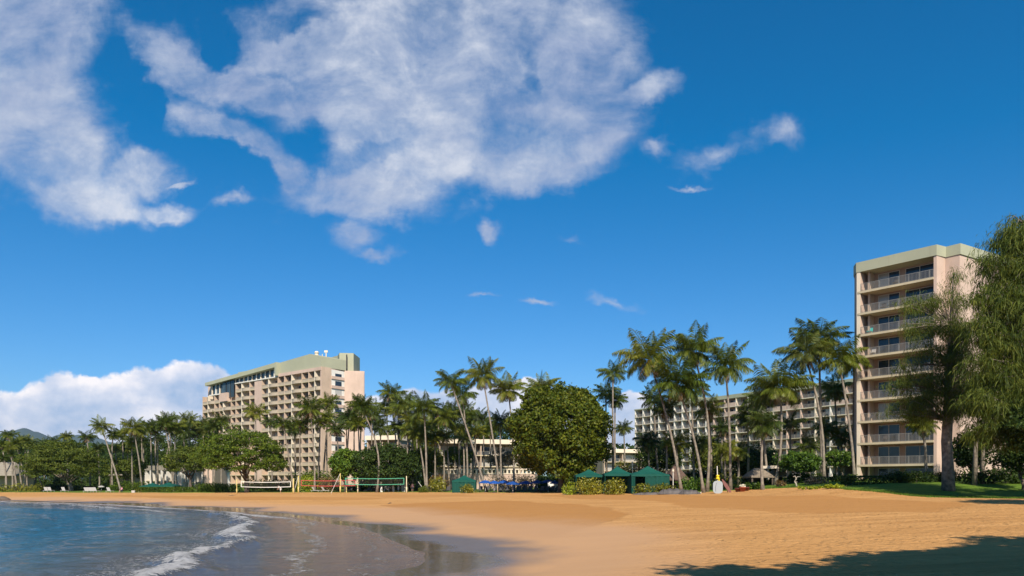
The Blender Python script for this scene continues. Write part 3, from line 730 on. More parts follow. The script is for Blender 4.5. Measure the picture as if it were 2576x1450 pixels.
# ------------------------------------------------------------------ palms: region, crown x, y, base x, distance, crown radius, label
E_ = [
 (455, 400, 690, 100, 200, 'tall palm with orange fruit stalks leaning left, foot just right of the largest green tent', dict(fruit=1)),
 (655, 575, 850, 98, 190, 'palm with orange stalks and dense crown, trunk slanting down to the covered canoes', dict(fruit=1)),
 (775, 335, 875, 101, 165, 'tall palm whose wavy trunk ends right of the canoes, crown against open sky', dict(bend=.5)),
 (1010, 455, 1045, 99, 160, 'straight tall palm standing behind the yellow life buoy pole', {}),
 (1405, 600, 1370, 97, 195, 'broad dark crowned palm with yellow drooping fronds beside the driftwood stump', dict(bend=-.9, fruit=0)),
 (1690, 235, 1712, 100, 165, 'tallest palm of all, slim trunk left of the balcony tower', dict(kind='palm_leaf')),
 (1590, 360, 1725, 96, 175, 'palm with dark heavy crown and long curving trunk just left of the tallest palm', dict(kind='palm_dark', bend=.35)),
 (1832, 400, 1950, 95, 165, 'palm leaning left in front of the shaded edge of the balcony tower', {}),
 (190, 500, 192, 118, 110, 'slim palm rising close to the right side of the big round tree', {}),
 (140, 640, 150, 124, 95, 'low palm crown peeping out behind the right edge of the round tree', {}),
 (205, 690, 205, 126, 85, 'ragged small palm crown halfway up the slim palm beside the round tree', {}),
 (490, 690, 530, 122, 115, 'palm with whitish trunk behind the orange stalked palm, crown over the white balconies', dict(kind='palm_dark', bend=-.3)),
 (268, 900, 276, 150, 62, 'small lone palm against pale cloud beside the first white balconies', dict(kind='palm_dark')),
 (885, 760, 900, 108, 112, 'short palm with orange stalks in front of the long terraced hotel', dict(fruit=1)),
 (760, 620, 782, 114, 120, 'thin palm hidden between the second and third leaning trunks', dict(kind='palm_dark')),
 (1800, 620, 1842, 118, 118, 'smaller palm with yellowish crown base beside the pink end balconies', {}),
 (1285, 880, 1280, 92, 130, 'low bushy palm with dark arching fronds above the thatched hut', dict(kind='palm_dark')),
 (1945, 440, 1960, 99, 115, 'dark palm crown pressed against the left edge of the balcony tower', dict(kind='palm_dark')),
 (1262, 690, 1318, 103, 110, 'palm with thin pale trunk left of the dark broad crowned palm', {}),
 (1610, 1030, 1612, 104, 105, 'short green palm bushing out low before the terraced hotel', dict(kind='palm_dark')),
 (650, 1010, 655, 108, 115, 'yellow green young palm glowing between the leaning trunks', dict(kind='palm_yellow')),
 (1010, 1060, 1010, 104, 100, 'young feathery palm left of the straight tall palm', {}),
 (1100, 1070, 1100, 106, 95, 'young pale palm right behind the straight tall palm', {}),
 (820, 1010, 830, 112, 95, 'yellowish young palm between the second and third tall trunks', dict(kind='palm_yellow')),
 (440, 1000, 445, 116, 100, 'dark young palm behind the green tents, below the white balconies', dict(kind='palm_dark')),
 (990, 900, 990, 120, 90, 'broad low palm before the dark middle balconies of the terraced hotel', dict(kind='palm_dark')),
 (1850, 960, 1862, 108, 95, 'hanging yellow green palm close to the foot of the balcony tower', {}),
]
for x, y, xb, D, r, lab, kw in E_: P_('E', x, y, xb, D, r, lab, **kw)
C_ = [
 (1285, 320, 1440, 128, 165, 'tallest palm of the middle grove, slim trunk left of the round tree', dict(bend=.1)),
 (1000, 370, 1320, 126, 140, 'palm with the strongest lean of the middle grove, foot right of the single green tent', dict(bend=.05)),
 (1105, 480, 1150, 140, 130, 'palm crown just below and left of the tallest middle palm', {}),
 (1510, 440, 1560, 132, 145, 'dark trunked palm touching the left side of the round tree', dict(bend=.2)),
 (1435, 720, 1452, 138, 110, 'dark smaller palm before the white roofed low wing', dict(kind='palm_dark')),
 (1215, 690, 1225, 158, 105, 'palm crown behind the tallest middle palm, level with the low wing roof', {}),
 (955, 680, 990, 142, 110, 'palm left of the leaning middle palm, thin trunk before the balustrade', {}),
 (765, 600, 790, 132, 140, 'full palm with dark heart, foot beside the rounded bush near the last net post', {}),
 (590, 570, 655, 146, 115, 'upright palm left of the full palm with dark heart', {}),
 (470, 470, 540, 156, 110, 'windblown palm topping the grove right of the pink hotel tower', {}),
 (430, 590, 470, 160, 105, 'olive palm below the windblown palm', {}),
 (210, 590, 345, 134, 112, 'palm whose thin trunk bends down before the green net', dict(bend=.5)),
 (105, 680, 80, 150, 100, 'dark palm in front of the blank pink end wall', dict(kind='palm_dark')),
 (325, 710, 330, 158, 95, 'palm with light yellow fronds right of the blank pink end wall', dict(kind='palm_yellow')),
 (620, 800, 612, 138, 105, 'yellowish palm, left one of two twin trunks behind the tall net post', dict(bend=.3)),
 (655, 720, 660, 140, 105, 'palm with right one of two twin trunks behind the tall net post', {}),
 (715, 830, 785, 136, 110, 'palm with hanging yellow fronds under the full palm', {}),
 (1070, 790, 1072, 144, 95, 'short palm before the left half of the white roofed low wing', {}),
 (1225, 810, 1200, 148, 85, 'light green palm before the middle of the low wing roof', dict(kind='palm_yellow')),
 (860, 870, 862, 140, 90, 'low yellow green palm at the left end of the low wing', dict(kind='palm_yellow')),
 (890, 640, 905, 152, 95, 'thin palm behind the left end of the low wing roof', {}),
 (1180, 690, 1185, 164, 90, 'distant palm crown just left of the tallest middle palm trunk', {}),
 (530, 760, 530, 150, 95, 'shaded palm over the dark hedge right of the pink tower', dict(kind='palm_dark')),
]
for x, y, xb, D, r, lab, kw in C_: P_('C', x, y, xb, D, r, lab, **kw)
B_ = [
 (845, 640, 852, 168, 95, 'palm standing up behind the spreading tree, in front of the pink tower', {}),
 (540, 710, 545, 172, 90, 'palm at the left shoulder of the spreading tree', {}),
 (1095, 740, 1190, 140, 105, 'palm right of the spreading tree, trunk ending at the white net', dict(bend=-.1)),
 (1240, 740, 1238, 142, 95, 'second palm right of the spreading tree, thin straight trunk', {}),
 (1330, 610, 1372, 140, 125, 'full palm hiding the lower right balconies of the pink tower', {}),
 (1500, 560, 1440, 152, 85, 'highest palm against the corner windows of the pink tower', {}),
 (1420, 720, 1395, 148, 105, 'palm with yellow stalks before the pink corner pier', dict(fruit=1)),
 (1560, 780, 1592, 146, 105, 'dark palm before the foot of the corner windows', dict(kind='palm_dark')),
 (1655, 690, 1660, 150, 85, 'narrow palm at the shadow line of the pink end wall', {}),
 (1790, 590, 1780, 145, 100, 'bright palm at the right edge of the pink end wall', {}),
 (65, 720, 118, 168, 90, 'palm with thin slanting trunk left of the spreading tree', {}),
 (200, 800, 232, 172, 95, 'dark palm crown left of the pink tower, second from the spreading tree', dict(kind='palm_dark')),
 (310, 800, 320, 180, 90, 'palm touching the left edge of the pink tower', {}),
 (430, 790, 430, 176, 85, 'palm low before the first column of tower balconies', dict(kind='palm_dark')),
 (980, 720, 990, 160, 75, 'small palm showing over the right slope of the spreading tree', {}),
]
for x, y, xb, D, r, lab, kw in B_: P_('B', x, y, xb, D, r, lab, **kw)
A_ = [
 (1290, 370, 1545, 158, 130, 'tall windblown palm with long leaning trunk right of the domed tree', dict(bend=.05)),
 (1105, 500, 1150, 170, 105, 'small palm leaning beside the right rim of the domed tree', {}),
 (1700, 390, 1812, 160, 140, 'big palm left of the white sawtooth building, trunk slanting right', {}),
 (1680, 560, 1692, 164, 110, 'palm with yellow stalks under the big palm left of the sawtooth building', dict(fruit=1)),
 (1920, 390, 1945, 168, 115, 'palm above the left end of the white sawtooth building', {}),
 (2095, 330, 2205, 162, 120, 'palm above the right part of the white sawtooth building, trunk slanting right', {}),
 (1440, 470, 1435, 162, 95, 'palm with upright trunk just right of the windblown palm', {}),
 (1465, 640, 1500, 166, 90, 'low palm before dark trees right of the windblown palm', {}),
 (1620, 640, 1640, 170, 90, 'palm crown with golden base between two bigger crowns left of the sawtooth building', {}),
 (2010, 500, 2015, 176, 95, 'thin dark trunked palm over the sawtooth building roof', dict(kind='palm_dark')),
 (2200, 430, 2080, 172, 100, 'palm with crossing trunk before the sawtooth building', {}),
 (1250, 640, 1270, 180, 80, 'dark palm low behind the windblown palm', dict(kind='palm_dark')),
 (1830, 560, 1840, 178, 90, 'shaded palm behind the big palm left of the sawtooth building', dict(kind='palm_dark')),
 (110, 480, 160, 172, 90, 'tallest palm at the far left edge', {}),
 (200, 590, 325, 168, 95, 'leaning palm before the thatched hut, second from the far left edge', {}),
 (375, 580, 300, 176, 95, 'dark palm left of the domed tree', dict(kind='palm_dark')),
 (25, 600, 75, 174, 95, 'leftmost palm, crown cut by the picture edge', {}),
 (250, 640, 280, 170, 85, 'light green palm over the thatched hut roof', {}),
 (690, 560, 700, 196, 90, 'palm peeping over the top of the domed tree', {}),
 (450, 660, 440, 184, 75, 'small palm at the left rim of the domed tree', dict(kind='palm_dark')),
 (120, 660, 230, 166, 80, 'short palm with slanting trunk before the thatched hut', {}),
 (420, 930, 545, 160, 55, 'stunted palm with bare leaning trunk under the left side of the domed tree', {}),
]
for x, y, xb, D, r, lab, kw in A_: P_('A', x, y, xb, D, r, lab, **kw)
X_ = [
 ('C', 300, 640, 305, 155, 100, 'palm right beside the pink end wall, second in the middle grove', {}),
 ('C', 380, 770, 385, 150, 95, 'olive palm above the dark hedge mass behind the green net', dict(kind='palm_dark')),
 ('C', 535, 620, 560, 152, 105, 'palm between the windblown palm and the full dark hearted palm', {}),
 ('C', 690, 700, 700, 150, 100, 'palm squeezed left of the full dark hearted palm', dict(kind='palm_dark')),
 ('C', 835, 720, 840, 154, 100, 'olive palm right of the full dark hearted palm', {}),
 ('C', 1035, 640, 1045, 150, 100, 'palm under the strongly leaning palm crown', dict(kind='palm_dark')),
 ('C', 1130, 640, 1140, 160, 95, 'palm filling between the leaning palm and the tallest middle palm', {}),
 ('C', 1290, 700, 1300, 156, 95, 'palm just right of the tallest middle palm, level with the wing roof', dict(kind='palm_dark')),
 ('C', 1350, 800, 1352, 148, 85, 'short yellowish palm before the right half of the low wing', dict(kind='palm_yellow')),
 ('C', 790, 880, 795, 138, 80, 'short drooping palm before the left end of the terrace wall', dict(kind='palm_yellow')),
 ('C', 935, 850, 938, 140, 85, 'low green palm behind the single green tent', {}),
 ('C', 1110, 860, 1112, 139, 80, 'low palm right behind the single green tent, before the low wing', dict(kind='palm_dark')),
 ('C', 180, 740, 190, 142, 90, 'low palm in front of the shadowed foot of the pink end wall', {}),
 ('A', 850, 500, 860, 200, 80, 'distant palm against the mountain right of the domed tree top', {}),
 ('A', 560, 590, 570, 198, 80, 'distant palm over the left half of the domed tree', dict(kind='palm_dark')),
 ('A', 1560, 470, 1570, 168, 100, 'palm between the windblown palm and the big palm', {}),
 ('A', 1800, 440, 1830, 172, 100, 'palm right behind the big palm left of the sawtooth building', {}),
 ('A', 1985, 380, 2000, 170, 100, 'palm between the two palms above the sawtooth building', dict(kind='palm_dark')),
 ('A', 320, 560, 350, 178, 90, 'olive palm over the right end of the brown shingled pavilion', {}),
 ('A', 30, 760, 80, 160, 70, 'short palm with slanting trunk at the far left picture edge', {}),
 ('A', 150, 720, 220, 162, 75, 'low leaning palm before the brown shingled pavilion', dict(kind='palm_dark')),
 ('B', 130, 760, 150, 165, 95, 'olive palm between the sawtooth building and the spreading tree', {}),
 ('B', 250, 720, 262, 176, 95, 'palm left of the tower whose crown meets the low clouds', {}),
 ('B', 380, 740, 385, 180, 85, 'palm at the lower left corner of the pink tower', {}),
 ('B', 480, 770, 480, 170, 85, 'shaded palm rising over the left half of the spreading tree', dict(kind='palm_dark')),
 ('B', 1190, 790, 1195, 150, 90, 'low palm between the second and the full palm right of the spreading tree', dict(kind='palm_dark')),
 ('B', 1480, 680, 1485, 150, 95, 'palm directly under the highest palm at the corner windows', {}),
 ('B', 1720, 740, 1725, 148, 90, 'dark palm before the shadow on the pink end wall', dict(kind='palm_dark')),
 ('E', 570, 760, 575, 110, 100, 'dark palm crown low between the first two orange stalked palms', dict(kind='palm_dark')),
 ('E', 1170, 820, 1172, 110, 100, 'dark low palm left of the broad dark crowned palm', dict(kind='palm_dark')),
 ('E', 1480, 860, 1482, 108, 95, 'dark low palm right of the broad dark crowned palm trunk', dict(kind='palm_dark')),
 ('E', 1740, 900, 1745, 110, 90, 'young palm between the long curving trunk and the tower', {}),
]
for rg_, x, y, xb, D, r, lab, kw in X_: P_(rg_, x, y, xb, D, r, lab, **kw)
broadleaf('low_tree', 'olive shrub tree between the terrace wall and the dark green tree mass', 'tree', 1075, 1160, 146, 40, 34, 4, 'leaf_olive', 150, 60, .34, .9, .45, .7, -.9, .14, 1078, .2, seed=91)
broadleaf('low_tree', 'thin olive tree before the left half of the low wing', 'tree', 1150, 1150, 152, 40, 24, 3, 'leaf_mid', 90, 50, .34, .8, .4, .6, -.9, .15, 1150, .16, 'bark_pale', seed=92)
broadleaf('low_tree', 'brownish sparse tree before the right half of the low wing', 'tree', 1262, 1152, 148, 42, 24, 3, 'leaf_grey', 70, 42, .34, .8, .4, .6, -.9, .15, 1262, .16, 'bark_pale', seed=93)
broadleaf('low_tree', 'olive tree under the palms left of the sawtooth building', 'tree', 318, 1180, 168, 46, 28, 4, 'leaf_olive', 120, 50, .36, 1.0, .4, .6, -.9, .15, 318, .2, seed=94)
palm(1365, 980, 1400, 150, 42, 'palm crown rising behind the top of the round tree')
palm(2320, 1070, 2330, 84, 36, 'low fan of bright fronds between the ironwood trunk and the tower balconies', kind='palm_yellow')

# ------------------------------------------------------------------ broadleaf trees
broadleaf('round_tree', 'big dense round tree with glossy olive leaves in the middle of the beach front', 'tree', 1413, 1092, 116, 122, 122, None, 'leaf_round', 900, 80, .46, 1.0, .66, 1, -.85, .14, 1411, .5, 'bark', seed=3)
broadleaf('spreading_tree', 'wide bright green spreading tree in front of the pink hotel tower', 'tree', 612, 1150, 140, 104, 74, None, 'leaf_mid', 420, 70, .34, 1.25, .5, .35, -.5, .12, 622, .45, 'bark', seed=5, squash=.1)
broadleaf('spreading_tree', 'smaller olive tree touching the left side of the bright spreading tree', 'tree', 473, 1162, 150, 50, 44, None, 'leaf_olive', 170, 60, .34, 1.1, .45, .4, -.6, .14, 480, .3, seed=6)
broadleaf('domed_tree', 'large domed olive tree with layered branches near the far left', 'tree', 160, 1170, 160, 92, 62, None, 'leaf_olive', 420, 64, .36, 1.35, .5, .32, -.5, .12, 180, .45, 'bark_pale', seed=7, squash=.12)
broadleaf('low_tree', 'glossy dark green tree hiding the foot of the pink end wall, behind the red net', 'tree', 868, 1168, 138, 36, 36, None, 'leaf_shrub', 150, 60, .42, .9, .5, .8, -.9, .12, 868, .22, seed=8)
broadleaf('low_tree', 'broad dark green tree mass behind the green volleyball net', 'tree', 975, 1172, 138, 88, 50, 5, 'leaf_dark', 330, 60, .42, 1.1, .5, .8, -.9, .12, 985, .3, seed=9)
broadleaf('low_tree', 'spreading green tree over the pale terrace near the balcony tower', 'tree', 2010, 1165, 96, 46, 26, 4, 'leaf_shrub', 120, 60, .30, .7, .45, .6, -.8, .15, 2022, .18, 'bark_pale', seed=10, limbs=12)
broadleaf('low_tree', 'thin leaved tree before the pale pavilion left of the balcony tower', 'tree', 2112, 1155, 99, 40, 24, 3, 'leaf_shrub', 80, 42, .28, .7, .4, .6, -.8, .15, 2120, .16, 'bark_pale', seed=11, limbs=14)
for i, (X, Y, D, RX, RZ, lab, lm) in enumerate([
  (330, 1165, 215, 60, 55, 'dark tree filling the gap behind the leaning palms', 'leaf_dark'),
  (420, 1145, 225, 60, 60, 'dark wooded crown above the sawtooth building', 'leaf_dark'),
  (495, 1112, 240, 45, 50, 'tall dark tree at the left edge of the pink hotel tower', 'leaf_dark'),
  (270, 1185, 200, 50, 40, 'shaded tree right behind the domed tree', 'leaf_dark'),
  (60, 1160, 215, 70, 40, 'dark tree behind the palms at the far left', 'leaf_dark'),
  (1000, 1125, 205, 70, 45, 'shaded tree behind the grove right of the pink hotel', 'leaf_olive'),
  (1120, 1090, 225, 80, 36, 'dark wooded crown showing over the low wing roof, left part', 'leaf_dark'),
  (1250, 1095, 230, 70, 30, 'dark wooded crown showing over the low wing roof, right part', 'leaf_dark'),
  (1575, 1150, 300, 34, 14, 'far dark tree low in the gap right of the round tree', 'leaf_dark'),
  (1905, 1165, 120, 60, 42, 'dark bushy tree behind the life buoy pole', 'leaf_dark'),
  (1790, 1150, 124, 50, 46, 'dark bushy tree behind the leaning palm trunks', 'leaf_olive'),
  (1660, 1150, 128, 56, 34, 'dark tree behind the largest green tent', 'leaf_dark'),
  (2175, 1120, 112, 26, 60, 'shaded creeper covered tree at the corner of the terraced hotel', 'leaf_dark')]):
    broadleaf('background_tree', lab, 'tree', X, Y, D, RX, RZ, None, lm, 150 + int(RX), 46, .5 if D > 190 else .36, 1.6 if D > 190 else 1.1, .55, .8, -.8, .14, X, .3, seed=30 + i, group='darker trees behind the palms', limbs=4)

# ---- ironwood trees with hanging needles
def ironwood(name, label, D, boughs, trunkpath, trunkr, seed, per=46, ln=.8, wd=.035, sprays=7, thin=.72, group='ironwood trees'):
    """boughs: list of (X, Y, rx, ry, n) areas of the photo filled with drooping sprays."""
    rng = np.random.default_rng(seed); R2 = random.Random(seed)
    tp = [(wx(X, D), D + dy, wz(Y, D)) for X, Y, dy in trunkpath]
    bx = tp[0][0]; g = gz(bx, D) - .1; root = thing(name, label, 'tree', (bx, D, g), 0, group)
    tp[0] = (bx, D, g)
    mb = MB(); mb.tube(tp, trunkr, 12)
    V = []
    for X, Y, rx, ry, n in boughs:
        cx_, cz_ = wx(X, D), wz(Y, D); Rx, Rz = rx / F * D, ry / F * D
        for j in range(int(n * thin)):
            a = unit(rng, 1)[0] * rng.random() ** .4
            p = np.array([cx_ + a[0] * Rx, D + a[1] * max(Rx, 1.2) * 1.1, cz_ + a[2] * Rz])
            # twig from the nearest trunk point
            if j % 3 == 0:
                tq = min(tp, key=lambda q: abs(q[2] - (p[2] - 1.2)) + .4 * abs(q[0] - p[0]))
                md = ((tq[0] + p[0]) / 2, (tq[1] + p[1]) / 2, (tq[2] + p[2]) / 2 + .25 * Rz)
                mb.tube([tq, md, tuple(p)], [.09, .05, .02], 4, 0, False)
            hd = rng.normal() * .9 + (0 if a[0] > 0 else math.pi)
            for s in range(sprays):
                q0 = p + rng.normal(size=3) * np.array([.5, .5, .38]) * (.6 + .4 * ln)
                m_ = per // sprays
                o = q0 + rng.normal(size=(m_, 3)) * np.array([.20, .20, .15])
                d = rng.normal(size=(m_, 3)) * .45 + np.array([math.cos(hd) * .45, math.sin(hd) * .3, -1.0])
                d /= np.linalg.norm(d, axis=1)[:, None]; L = ln * (.25 + 1.0 * rng.random(m_) ** 1.5)[:, None] * (.6 + .8 * rng.random())
                sd_ = np.cross(d, unit(rng, m_)); sd_ /= np.linalg.norm(sd_, axis=1)[:, None]
                w_ = wd * (.6 + .8 * rng.random(m_))[:, None]
                mid = o + d * L * .5 + np.array([0, 0, .06]) * L
                V.append(np.stack([o, mid - sd_ * w_, o + d * L + np.array([0, 0, -.12]) * L, mid + sd_ * w_], 1).reshape(-1, 3))
    faces_np('crown', np.concatenate(V), 4, M['needle'], root)
    mb.build('trunk', M['bark_pale'], root, True)
    return root
ironwood('ironwood_tree', 'wispy ironwood tree with thick pale trunk in front of the balcony tower', 70,
   [(2397, 700, 7, 34, 7), (2395, 760, 20, 36, 20), (2330, 765, 40, 26, 22), (2285, 765, 32, 22, 12), (2345, 825, 44, 30, 34), (2400, 830, 30, 36, 40), (2290, 830, 26, 18, 10), (2425, 850, 24, 40, 28),
    (2390, 905, 44, 40, 60), (2320, 890, 40, 26, 22), (2270, 925, 26, 14, 9), (2440, 915, 26, 36, 28), (2330, 955, 50, 26, 42), (2265, 965, 30, 15, 14), (2400, 975, 50, 38, 70), (2320, 1010, 55, 26, 46), (2260, 1035, 30, 13, 10), (2385, 1030, 45, 28, 44), (2440, 1000, 32, 34, 30), (2300, 1045, 24, 13, 12)],
   [(2386, 1205, 0), (2384, 1160, 0), (2381, 1110, 0), (2384, 1060, 0), (2388, 1000, .2), (2392, 920, .3), (2395, 820, .2), (2398, 700, 0)], [.62, .50, .47, .45, .36, .26, .15, .03], 21, 84, .60, .018, thin=1.0)
ironwood('ironwood_tree', 'huge weeping ironwood filling the right edge, long needles hanging like curtains', 60,
   [(2545, 600, 34, 50, 60), (2590, 640, 60, 90, 90), (2500, 655, 26, 22, 16), (2530, 690, 44, 50, 60), (2485, 750, 34, 26, 28), (2540, 780, 50, 50, 80), (2460, 800, 26, 20, 14), (2600, 800, 60, 90, 80), (2490, 850, 36, 44, 44), (2545, 880, 46, 56, 80), (2470, 920, 24, 40, 22), (2515, 960, 40, 50, 56),
    (2570, 980, 40, 70, 80), (2465, 1010, 26, 30, 24), (2500, 1040, 32, 30, 30), (2480, 1080, 24, 36, 22), (2520, 1090, 26, 30, 20), (2560, 1060, 30, 40, 34), (2640, 950, 70, 160, 90)],
   [(2668, 1215, 0), (2660, 1100, 0), (2640, 960, 0), (2610, 820, 0), (2585, 690, 0), (2570, 560, 0)], [.55, .48, .4, .3, .18, .04], 22, 98, .85, .026, thin=.60)
for i, (Xb, Xt, lab) in enumerate([(2452, 2462, 'dark slender trunk left of two behind the weeping curtain'), (2472, 2478, 'dark slender trunk right of two behind the weeping curtain'), (2563, 2560, 'shaded upright trunk before the sunlit pink wall at the right edge')]):
    ironwood('ironwood_tree', lab, 74 + i, [(Xt, 1020, 26, 30, 16), (Xt + 4, 960, 22, 36, 16)], [(Xb, 1200, 0), ((Xb + Xt) / 2 - 3, 1130, 0), (Xt, 1060, 0), (Xt + 3, 960, 0)], [.26, .2, .15, .03], 40 + i, 70, .7, .03)
broadleaf('broadleaf_tree', 'dark broad leaved branch hanging before the pink wall at the right edge', 'tree', 2585, 1075, 58, 46, 52, 2.5, 'leaf_dark', 120, 44, .30, .55, .4, .8, -1, .25, 2680, .2, seed=61, limbs=14)

# ---- trees standing behind and beside the photographer, most known only by the shade they throw on the sand
def off_tree(label, x, y, H, R, seed, n=400, lm='leaf_dark'):
    rng = np.random.default_rng(seed); g = gz(x, y)
    root = thing('shade_tree', label, 'tree', (x, y, g), 0, 'trees beside the photographer')
    C, Pp, dd = clump_cloud(rng, (x, y, g + H - R * .6), (R, R, R * .6), n, 60, 1.0, .35, .6, -.8, .2)
    faces_np('crown', leaf_quads(Pp, .48, rng, .4), 4, M[lm], root)
    mb = MB(); mb.tube([(x, y, g - .2), (x + .2, y, g + H * .4), (x, y + .2, g + H * .75)], [.4, .3, .12], 8)
    for i in range(8):
        q = C[int(rng.integers(len(C)))]; mb.tube([(x + .1, y, g + H * .45), tuple(q)], [.14, .03], 5)
    mb.build('trunk', M['bark'], root)
OFF = [('leaning dark tree nearest to the camera on its right', 4.5, -2.8, 14.5, 4.8, 71), ('broad dark tree just right of the camera', 10.5, .3, 15, 5.2, 72), ('dark tree right of the camera shading the near sand', 16.5, 3.6, 15, 5.2, 73),
       ('tall dark tree further right of the camera', 23.5, 6, 15.5, 5.6, 74), ('outer dark tree right of the camera', 31.5, 7.5, 15.5, 6.0, 76), ('outermost dark tree right of the camera near the lawn', 41, 10, 15.5, 6.5, 78), ('dark tree behind the camera on its right', 12, -7, 14, 5.5, 79), ('second dark tree behind the camera on its right', 24, -5, 14, 6, 81)]  # the two behind the camera are added to block sky light
for a in OFF: off_tree(*a[:5], a[5])
palm_side = off_tree('sparse tree right of the view whose shade falls at the edge of the lawn', 39.5, 38, 13.5, 4.2, 75, 110, 'leaf_olive')
off_tree('leafy tree right of the view throwing bands of shade over the lawn', 50, 52.5, 13, 5.0, 77, 130, 'leaf_olive')
off_tree('second leafy tree right of the view beside the lawn', 61.0, 62, 14, 5.6, 80, 150, 'leaf_olive')
# ------------------------------------------------------------------ buildings
class Fr:
    """a facade line from P0 (left in the photo) to P1 (right); s along it, o outward towards the beach."""
    def __init__(s, P0, P1):
        s.P0 = Vector((*P0, 0)); s.P1 = Vector((*P1, 0)); s.L = (s.P1 - s.P0).length
        s.d = (s.P1 - s.P0).normalized(); s.n = Vector((s.d.y, -s.d.x, 0))
    def pt(s, a, o, z=0): p = s.P0 + s.d * a + s.n * o; return (p.x, p.y, z)
    def at(s, X):
        k = (X - CX) / F; return (k * s.P0.y - s.P0.x) / (s.d.x - k * s.d.y)
    def D(s, a): return s.P0.y + s.d.y * a
    def box(s, mb, a0, a1, o0, o1, z0, z1, mi=0):
        return mb.hexa([s.pt(a0, o1, z0), s.pt(a1, o1, z0), s.pt(a1, o0, z0), s.pt(a0, o0, z0), s.pt(a0, o1, z1), s.pt(a1, o1, z1), s.pt(a1, o0, z1), s.pt(a0, o0, z1)], mi)
def window_mb(fr, a0, a1, o, z0, z1, n=2, fw=.06):
    mb = MB(); fr.box(mb, a0, a1, o, o + .05, z0, z0 + fw); fr.box(mb, a0, a1, o, o + .05, z1 - fw, z1)
    for i in range(n + 1):
        a = a0 + (a1 - a0 - fw) * i / n; fr.box(mb, a, a + fw, o + .001, o + .052, z0 + fw, z1 - fw)
    for i in range(n):
        w_ = (a1 - a0 - fw) / n; fr.box(mb, a0 + fw + i * w_ + .004, a0 + (i + 1) * w_ - .004, o + .002, o + .022, z0 + fw + .004, z1 - fw - .004, 1)
    return mb
def rail_mb(fr, a0, a1, o, z, h=1.0, gap=.16, r=.018, ret=0.0):
    mb = MB(); fr.box(mb, a0, a1, o - .03, o + .03, z + h - .05, z + h); fr.box(mb, a0, a1, o - .02, o + .02, z + .07, z + .10)
    n = max(2, int((a1 - a0) / gap))
    for i in range(n + 1):
        a = a0 + (a1 - a0) * i / n; rr = r if i % 8 else r * 2.2
        fr.box(mb, a - rr, a + rr, o - rr * .9, o + rr * .9, z, z + h - .051)
    return mb
def mesh_of(mb, name, mats, dz=0):
    o = mb.build(name, mats); me = o.data; bpy.data.objects.remove(o); return me
def put(me, name, root, dz=0.0):
    o = bpy.data.objects.new(name, me); col.objects.link(o); o.parent = root
    rl = root_of(root).location; o.location = (-rl[0], -rl[1], -rl[2] + dz); return o

# ======== pink hotel tower on the left
f1 = Fr((wx(510.4, 249), 249), (wx(808.4, 206), 206)); ZT = 35.3; PH = 2.744; NR = 12
rt = thing('hotel_tower', 'long pink hotel tower with pale green roof band behind the bright spreading tree', 'hotel', (f1.P0.x, f1.P0.y, 1))
Q = (wx(869.5, 213.6), 213.6); Rr = (wx(917, 214.4), 214.4)
b0 = f1.pt(0, -15); 
mb = MB(); mb.prism([f1.pt(0, -1.85)[:2], f1.pt(f1.L - .5, -1.85)[:2], f1.pt(f1.L - .5, 0)[:2], (f1.P1.x, f1.P1.y), Q, Rr, (Rr[0] - 4.2, Rr[1] + 16), (-53.0, 237.0), b0[:2]], 0, ZT + .9)
